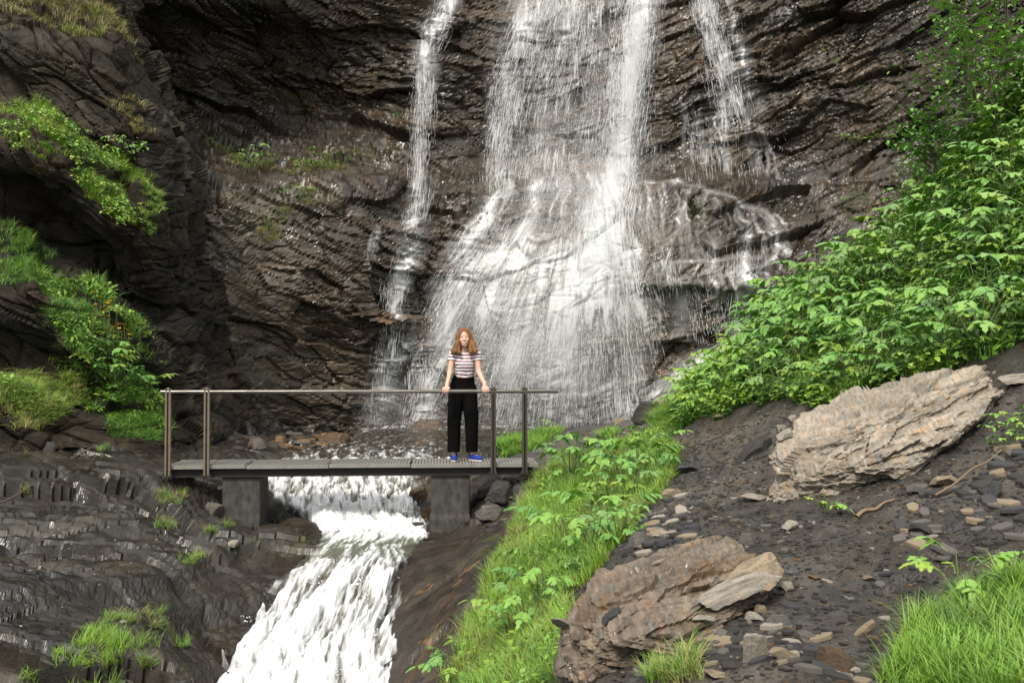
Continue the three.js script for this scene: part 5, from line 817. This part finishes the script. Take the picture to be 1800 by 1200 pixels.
for (const [k, mat, px, py, w, l, o] of [
  ['b0', S.pale, 411, 957, 24, 'small cream coloured stone lying on the rock left of the stream', { h: 0.7 }], ['b1', S.grey, 374, 903, 38, 'grey angular stone leaning against the left bridge pier', { up: 0.35 }], ['b2', S.grey, 862, 905, 46, 'grey pointed rock just right of the right bridge pier', { h: 0.8 }], ['b3', S.dark, 880, 868, 50, 'dark wet rock in the shade behind the right pier', {}],
  ['b3', S.dark, 735, 935, 40, 'black wet rock at the left foot of the right pier', {}], ['b1', S.brown, 735, 880, 44, 'brown mossy boulder between the cascade and the right pier', { h: 1.3 }], ['b2', S.ochre, 752, 905, 26, 'small ochre stone touching the right pier', {}],
  ['b2', S.brown, 752, 772, 74, 'large brown boulder in the stream behind the woman', { h: 0.8, up: 0.4 }], ['f0', S.ochre, 745, 783, 46, 'flat ochre stone in front of the brown stream boulder', {}], ['b0', S.brown, 590, 786, 70, 'dark red brown rock in the middle of the stream behind the bridge', { h: 0.8 }], ['b3', S.dark, 655, 794, 44, 'low black stone in the riffle behind the bridge', { h: 0.5 }],
  ['b1', S.ochre, 492, 778, 28, 'pointed orange brown stone on the left edge of the upper stream', { h: 1.1 }], ['b2', S.grey, 452, 783, 30, 'rounded grey stone at the foot of the left rocks upstream', {}], ['b0', S.brown, 525, 775, 22, 'small brown stone beside the pointed orange one', {}],
  ['b1', S.dark, 1140, 738, 56, 'dark boulder with pale specks at the foot of the slope', { up: 0.45, h: 1.1 }], ['b0', S.tan, 1168, 722, 44, 'tan boulder behind the dark one at the slope foot', { up: 0.6 }], ['b3', S.grey, 1106, 752, 34, 'grey block left of the dark boulder', {}], ['b2', S.tan, 1090, 744, 22, 'small tan stone left of the grey block', {}],
  ['b0', S.tan, 1182, 872, 42, 'tan block at the grass edge of the path', { h: 0.6 }], ['b2', S.grey, 1124, 955, 42, 'squat stone with a dark gritty top above the sloping slab', { up: 0.35 }], ['f1', S.pale, 990, 1100, 40, 'pale flat stone lying in the grass of the bank', { rz: 0.5 }],
  ['f2', S.pale, 1380, 768, 52, 'long pale slab tilted on the upper path', { d: 0.6, ry: 0.8, rz: 0.3 }], ['b0', S.pale, 1394, 738, 20, 'small white block above the pale slab on the path', {}], ['b1', S.pale, 1374, 754, 18, 'small pale stone left of the pale slab', {}], ['f3', S.dark, 1330, 795, 84, 'black splintered slate slab sticking out of the path', { d: 0.6, ry: 0.7, rz: 0.35, h: 1.3 }], ['f0', S.slate, 1212, 830, 54, 'dark flat slab at the grass edge of the upper path', { h: 1.2 }],
  ['f1', S.pale, 1330, 878, 42, 'pale flat stone on the path left of the big boulder', {}], ['f3', S.pale, 1391, 925, 38, 'whitish flat stone on the path below the big boulder', {}], ['b2', S.grey, 1312, 952, 30, 'rough grey stone on the path above the layered slab', { h: 1.1 }],
  ['f0', S.tan, 1322, 1030, 140, 'tan layered slab lying over the brown slab', { d: 0.62, ry: 0.62, rz: 0.3, h: 1.3, up: 0.3 }], ['f1', S.pale, 1292, 1062, 158, 'long pale slab in front of the tan layered one', { d: 0.3, ry: 0.45, rz: 0.22, h: 0.9, up: 0.35 }], ['f2', S.slate, 1076, 1085, 50, 'dark blue grey slate piece lying on the brown slab', { d: 0.6, ry: 0.6, rz: 0.35 }], ['f3', S.pale, 1159, 990, 26, 'white chip on the upper part of the brown slab', { d: 0.5, ry: 0.5 }],
  ['b1', S.pale, 1325, 1160, 50, 'upright mottled white rock in the right foreground', { h: 1.9, d: 0.7, up: 0.7, rx: 0.2, rz: -0.15, ry: 0.4 }], ['f2', S.tan, 1382, 1160, 66, 'thin beige slab leaning against the upright white rock', { d: 0.5, rz: -0.55, ry: 0.2, h: 1.5 }], ['f0', S.pale, 1236, 1092, 42, 'pale grey stone under the left end of the long pale slab', {}], ['f1', S.pale, 1325, 1088, 40, 'cream flat stone below the long pale slab', {}], ['b2', S.grey, 1368, 1098, 46, 'grey block below the right end of the long pale slab', { h: 0.8 }], ['b3', S.tan, 1337, 1074, 24, 'small rough beige stone wedged under the pale slab', {}], ['b0', S.pale, 1382, 1036, 32, 'rounded white stone at the right tip of the tan slab', {}],
  ['f3', S.grey, 1420, 1124, 44, 'flat grey stone right of the leaning beige slab', { h: 1.6 }], ['f1', S.slate, 1396, 1142, 38, 'dark flat stone just right of the upright white rock', { h: 1.8 }], ['f2', S.slate, 1436, 1146, 38, 'dark slate stone in the loose stones at the path edge', { h: 1.6 }], ['b1', S.brown, 1468, 1168, 76, 'brown grey boulder half buried at the bottom of the path', { h: 0.8 }], ['f0', S.tan, 1258, 1188, 40, 'beige stone at the bottom edge left of the upright rock', {}], ['b2', S.grey, 1258, 1135, 22, 'small light stone in the dark soil left of the upright rock', {}],
  ['f1', S.pale, 1790, 674, 74, 'pale thin slab at the right edge behind the big boulder', { d: 0.4, ry: 0.1 }], ['f3', S.slate, 1748, 872, 40, 'upright grey slate shard on the scree right of the big boulder', { h: 1.2, rz: 1.1, ry: 0.4, up: 0.5 }], ['f0', S.tan, 1660, 850, 50, 'tan splintered stone under the lower edge of the big boulder', { h: 1.5 }], ['f2', S.grey, 1615, 862, 44, 'grey stone under the big boulder', { h: 1.6 }], ['f1', S.dark, 1620, 935, 56, 'dark slate slab set in the scree below the big boulder', { h: 1.2 }], ['f3', S.pale, 1640, 945, 22, 'pale chip on the scree below the big boulder', {}],
  ['f1', S.tan, 1527, 1018, 26, 'cream chip alone on the lower path', {}], ['f0', S.ochre, 1432, 1017, 24, 'orange chip on the lower path', {}], ['f2', S.grey, 1660, 985, 36, 'grey flat stone near the long foreground grass', {}], ['f3', S.tan, 1520, 1112, 56, 'beige splinter at the edge of the foreground grass', { d: 0.4, rz: 0.4, ry: 0.5 }], ['b0', S.grey, 935, 1195, 26, 'grey stone at the bottom edge in the grass bank', {}], ['f0', S.grey, 100, 488, 28, 'grey stone at the head of the lower left ledge', {}], ['f2', S.tan, 1265, 735, 30, 'tan flat stone beside the yellow green herbs', {}], ['f3', S.grey, 640, 765, 40, 'grey flat rock awash near the foot of the falls', {}], ['f1', S.pale, 215, 1094, 18, 'white flake in the tufts of the left bank', {}],
]) stone((k[0] === 'b' ? blockGeos : flatGeos)[+k[1]], mat, px, py, w, l, o);

// loose slate pieces lying on the path and beside the upper stream
const chipGeo = (n) => { const sh = new THREE.Shape(); for (let i = 0; i < n; i++) { const a = i / n * 6.28 + rr(-0.25, 0.25), r = rr(0.7, 1.1); i ? sh.lineTo(Math.cos(a) * r, Math.sin(a) * r * 0.62) : sh.moveTo(Math.cos(a) * r, Math.sin(a) * r * 0.62); } const g = new THREE.ExtrudeGeometry(sh, { depth: 0.2, bevelEnabled: true, bevelSize: 0.06, bevelThickness: 0.06, bevelSegments: 1 }).rotateX(-Math.PI / 2); g.computeVertexNormals(); const c = new Float32Array(g.attributes.position.count * 3).fill(1); g.setAttribute('color', new THREE.BufferAttribute(c, 3)); return g; };
const chips = [5, 6, 7, 5, 6].map(chipGeo);
function scatter(outline, n, sizes, mats, label, group, name = 'slate_piece') {
  const pts = onGround(outline, 400); for (let i = 0; i < n && pts.length; i++) { const q = pts.splice(Math.floor(rnd() * pts.length), 1)[0], m = mesh(name, chips[i % 5], mats[Math.floor(rnd() ** 1.3 * mats.length)]), k = rr(...sizes); m.scale.set(k, k * rr(0.8, 1.6), k * rr(0.7, 1.1)); m.quaternion.setFromUnitVectors(V(0, 1, 0), q.n.lerp(V(rr(-0.3, 0.3), 1, rr(-0.3, 0.3)), 0.5).normalize()).multiply(new THREE.Quaternion().setFromAxisAngle(V(0, 1, 0), rr(0, 6.28))); m.position.copy(q.p); m.position.y -= 0.05 * k; tag(m, label, 'stone', group); }
}
scatter([[1105, 985], [1110, 940], [1170, 880], [1200, 850], [1235, 870], [1225, 940], [1180, 980]], 75, [0.04, 0.12], [S.slate, S.grey, S.dark, S.tan, S.pale], 'flat slate piece in the heap at the grass edge of the path', 'slate pieces heaped at the grass edge of the path');
scatter([[1240, 800], [1420, 745], [1370, 860], [1420, 940], [1560, 980], [1700, 960], [1700, 1040], [1560, 1090], [1420, 1080], [1240, 930]], 50, [0.02, 0.06], [S.slate, S.grey, S.dark, S.ochre, S.pale], 'loose slate chip on the trodden gravel path', 'slate chips on the gravel path');
scatter([[1560, 920], [1620, 870], [1700, 840], [1800, 760], [1810, 960], [1700, 985], [1600, 960]], 75, [0.04, 0.12], [S.slate, S.dark, S.grey, S.tan], 'slate fragment in the dark scree right of the big boulder', 'slate fragments in the dark scree');
scatter([[1380, 1060], [1420, 1090], [1540, 1110], [1560, 1200], [1250, 1200], [1230, 1120], [1330, 1110]], 60, [0.03, 0.085], [S.slate, S.grey, S.dark, S.pale, S.tan], 'broken slate stone among the rubble at the bottom of the path', 'slate rubble at the bottom of the path');
scatter([[430, 795], [440, 765], [520, 758], [640, 758], [620, 775], [540, 795]], 110, [0.07, 0.2], [S.brown, S.ochre, S.grey, S.dark], 'brown wet stone on the left shore of the upper stream', 'wet stones on the left shore of the upper stream', 'river_stone');
scatter([[640, 800], [700, 775], [860, 762], [900, 790], [860, 800]], 40, [0.05, 0.13], [S.brown, S.ochre, S.grey, S.dark], 'brown stone in the shallow stream behind the woman', 'stones in the shallow stream behind the woman', 'river_stone');
scatter([[960, 800], [1000, 760], [1100, 752], [1240, 765], [1200, 790], [1060, 785]], 32, [0.03, 0.1], [S.dark, S.grey, S.slate, S.tan], 'grey stone on the gravel flat before the falls', 'stones on the gravel flat before the falls');
scatter([[840, 935], [850, 850], [910, 850], [930, 880], [880, 930]], 24, [0.05, 0.13], [S.dark, S.dark, S.brown, S.grey], 'dark stone in the rubble under the right bridge end', 'rubble under the right bridge end');
scatter([[60, 900], [200, 880], [300, 960], [320, 1010], [180, 1040], [20, 1130], [10, 1000]], 70, [0.008, 0.02], [S.pale], 'white stone flake on the dark rock of the left bank', 'white flakes on the left bank', 'stone_flake');
// gravel
{
  const pts = onGround([[960, 1010], [1110, 880], [1180, 780], [1050, 755], [1250, 745], [1420, 700], [1700, 640], [1850, 650], [1850, 1230], [1100, 1230]], 800).concat(onGround([[430, 800], [440, 760], [640, 755], [640, 790]], 120)), g = chips[1], im = lit(new THREE.InstancedMesh(g, stoneMat(0.9, 0.9, 0.9, { vertexColors: false }), pts.length)), q = new THREE.Quaternion(), m = new THREE.Matrix4(), c = new THREE.Color();
  pts.forEach((s, i) => { const k = 0.007 + 0.022 * rnd() ** 2.5; q.setFromUnitVectors(V(0, 1, 0), s.n.lerp(V(rr(-0.5, 0.5), 1, rr(-0.5, 0.5)), 0.5).normalize()).multiply(new THREE.Quaternion().setFromAxisAngle(V(0, 1, 0), rr(0, 6.28))); m.compose(s.p, q, V(k, k * rr(0.8, 2), k)); im.setMatrixAt(i, m); const t = rnd(), w = t < 0.6 ? [0.055, 0.052, 0.05] : t < 0.85 ? [0.13, 0.12, 0.11] : t < 0.93 ? [0.2, 0.13, 0.07] : [0.32, 0.29, 0.25]; c.setRGB(...w); im.setColorAt(i, c); });
  im.name = 'gravel'; scene.add(im); tag(im, 'fine slate gravel on the path and shore', 'gravel', undefined, 'stuff');
}
// ---------- wood, cable ----------
M.wood = new THREE.MeshStandardMaterial({ color: new THREE.Color().setRGB(0.17, 0.115, 0.07), roughness: 0.85, bumpMap: slateBump, bumpScale: 0.01 });
M.drift = new THREE.MeshStandardMaterial({ color: new THREE.Color().setRGB(0.06, 0.045, 0.035), roughness: 0.8 });
const way = (list, lift = 0.02) => list.map(([px, py, D]) => D ? at(px, py, D) : spot(px, py, rest).p.add(V(0, lift, 0)));
function stick(name, label, pts, r0, r1, mat, twigs = []) { const t = thing(name, label, 'driftwood', pts[0]); const o = pts[0].clone(); mesh('stem', tube(pts.map((p) => p.clone().sub(o)), r0, r1, 14, 8), mat, t); for (const w of twigs) mesh('twig', tube(w.map((p) => p.clone().sub(o)), r1 * 0.9, r1 * 0.35, 8, 5), mat, t); }
{ const q = spot(900, 766, floor).D; stick('log', 'bleached brown log lying across the shore behind the bridge posts', way([[828, 764, q], [870, 760, q], [920, 759, q], [962, 757, q + 0.2]]), 0.055, 0.085, M.wood);
  stick('branch', 'dark forked branch sticking up from the log end before the falls', way([[962, 762, q], [985, 756, q], [1010, 742, q - 0.1], [1030, 738, q]]), 0.1, 0.025, M.drift, [way([[1008, 743, q - 0.1], [1022, 730, q], [1028, 716, q]]), way([[1022, 738, q], [1040, 742, q], [1050, 752, q]]), way([[1000, 748, q], [1012, 732, q], [1030, 728, q], [1042, 722, q]])]); }
stick('stick', 'thick broken stick on the scree below the big boulder', way([[1506, 913], [1522, 901], [1538, 900], [1555, 888], [1573, 882]], 0.02), 0.017, 0.007, M.wood);
stick('stick', 'thin brown twig leaning on the scree right of the big boulder', way([[1645, 870, 7.2], [1680, 849, 7.2], [1712, 822, 7.22], [1735, 812, 7.25], [1762, 790, 7.3]]), 0.008, 0.004, M.wood);
{ const a = spot(2, 893, floor).p, b = spot(165, 788, [leftBank, leftRock]).p, m = a.clone().lerp(b, 0.5); m.y += 0.02; const c = mesh('cable', tube([a.clone().add(V(-0.6, -0.05, 0.5)), a.clone().add(V(0, 0.07, 0)), m.add(V(0, 0.05, 0)), b.clone().add(V(0, 0.03, 0))], 0.011, 0.011, 30, 7), new THREE.MeshStandardMaterial({ color: new THREE.Color().setRGB(0.07, 0.045, 0.035), roughness: 0.8 })); tag(c, 'rusty steel cable stretched over the dark rock at the left', 'cable'); }

renderer.render(scene, camera);
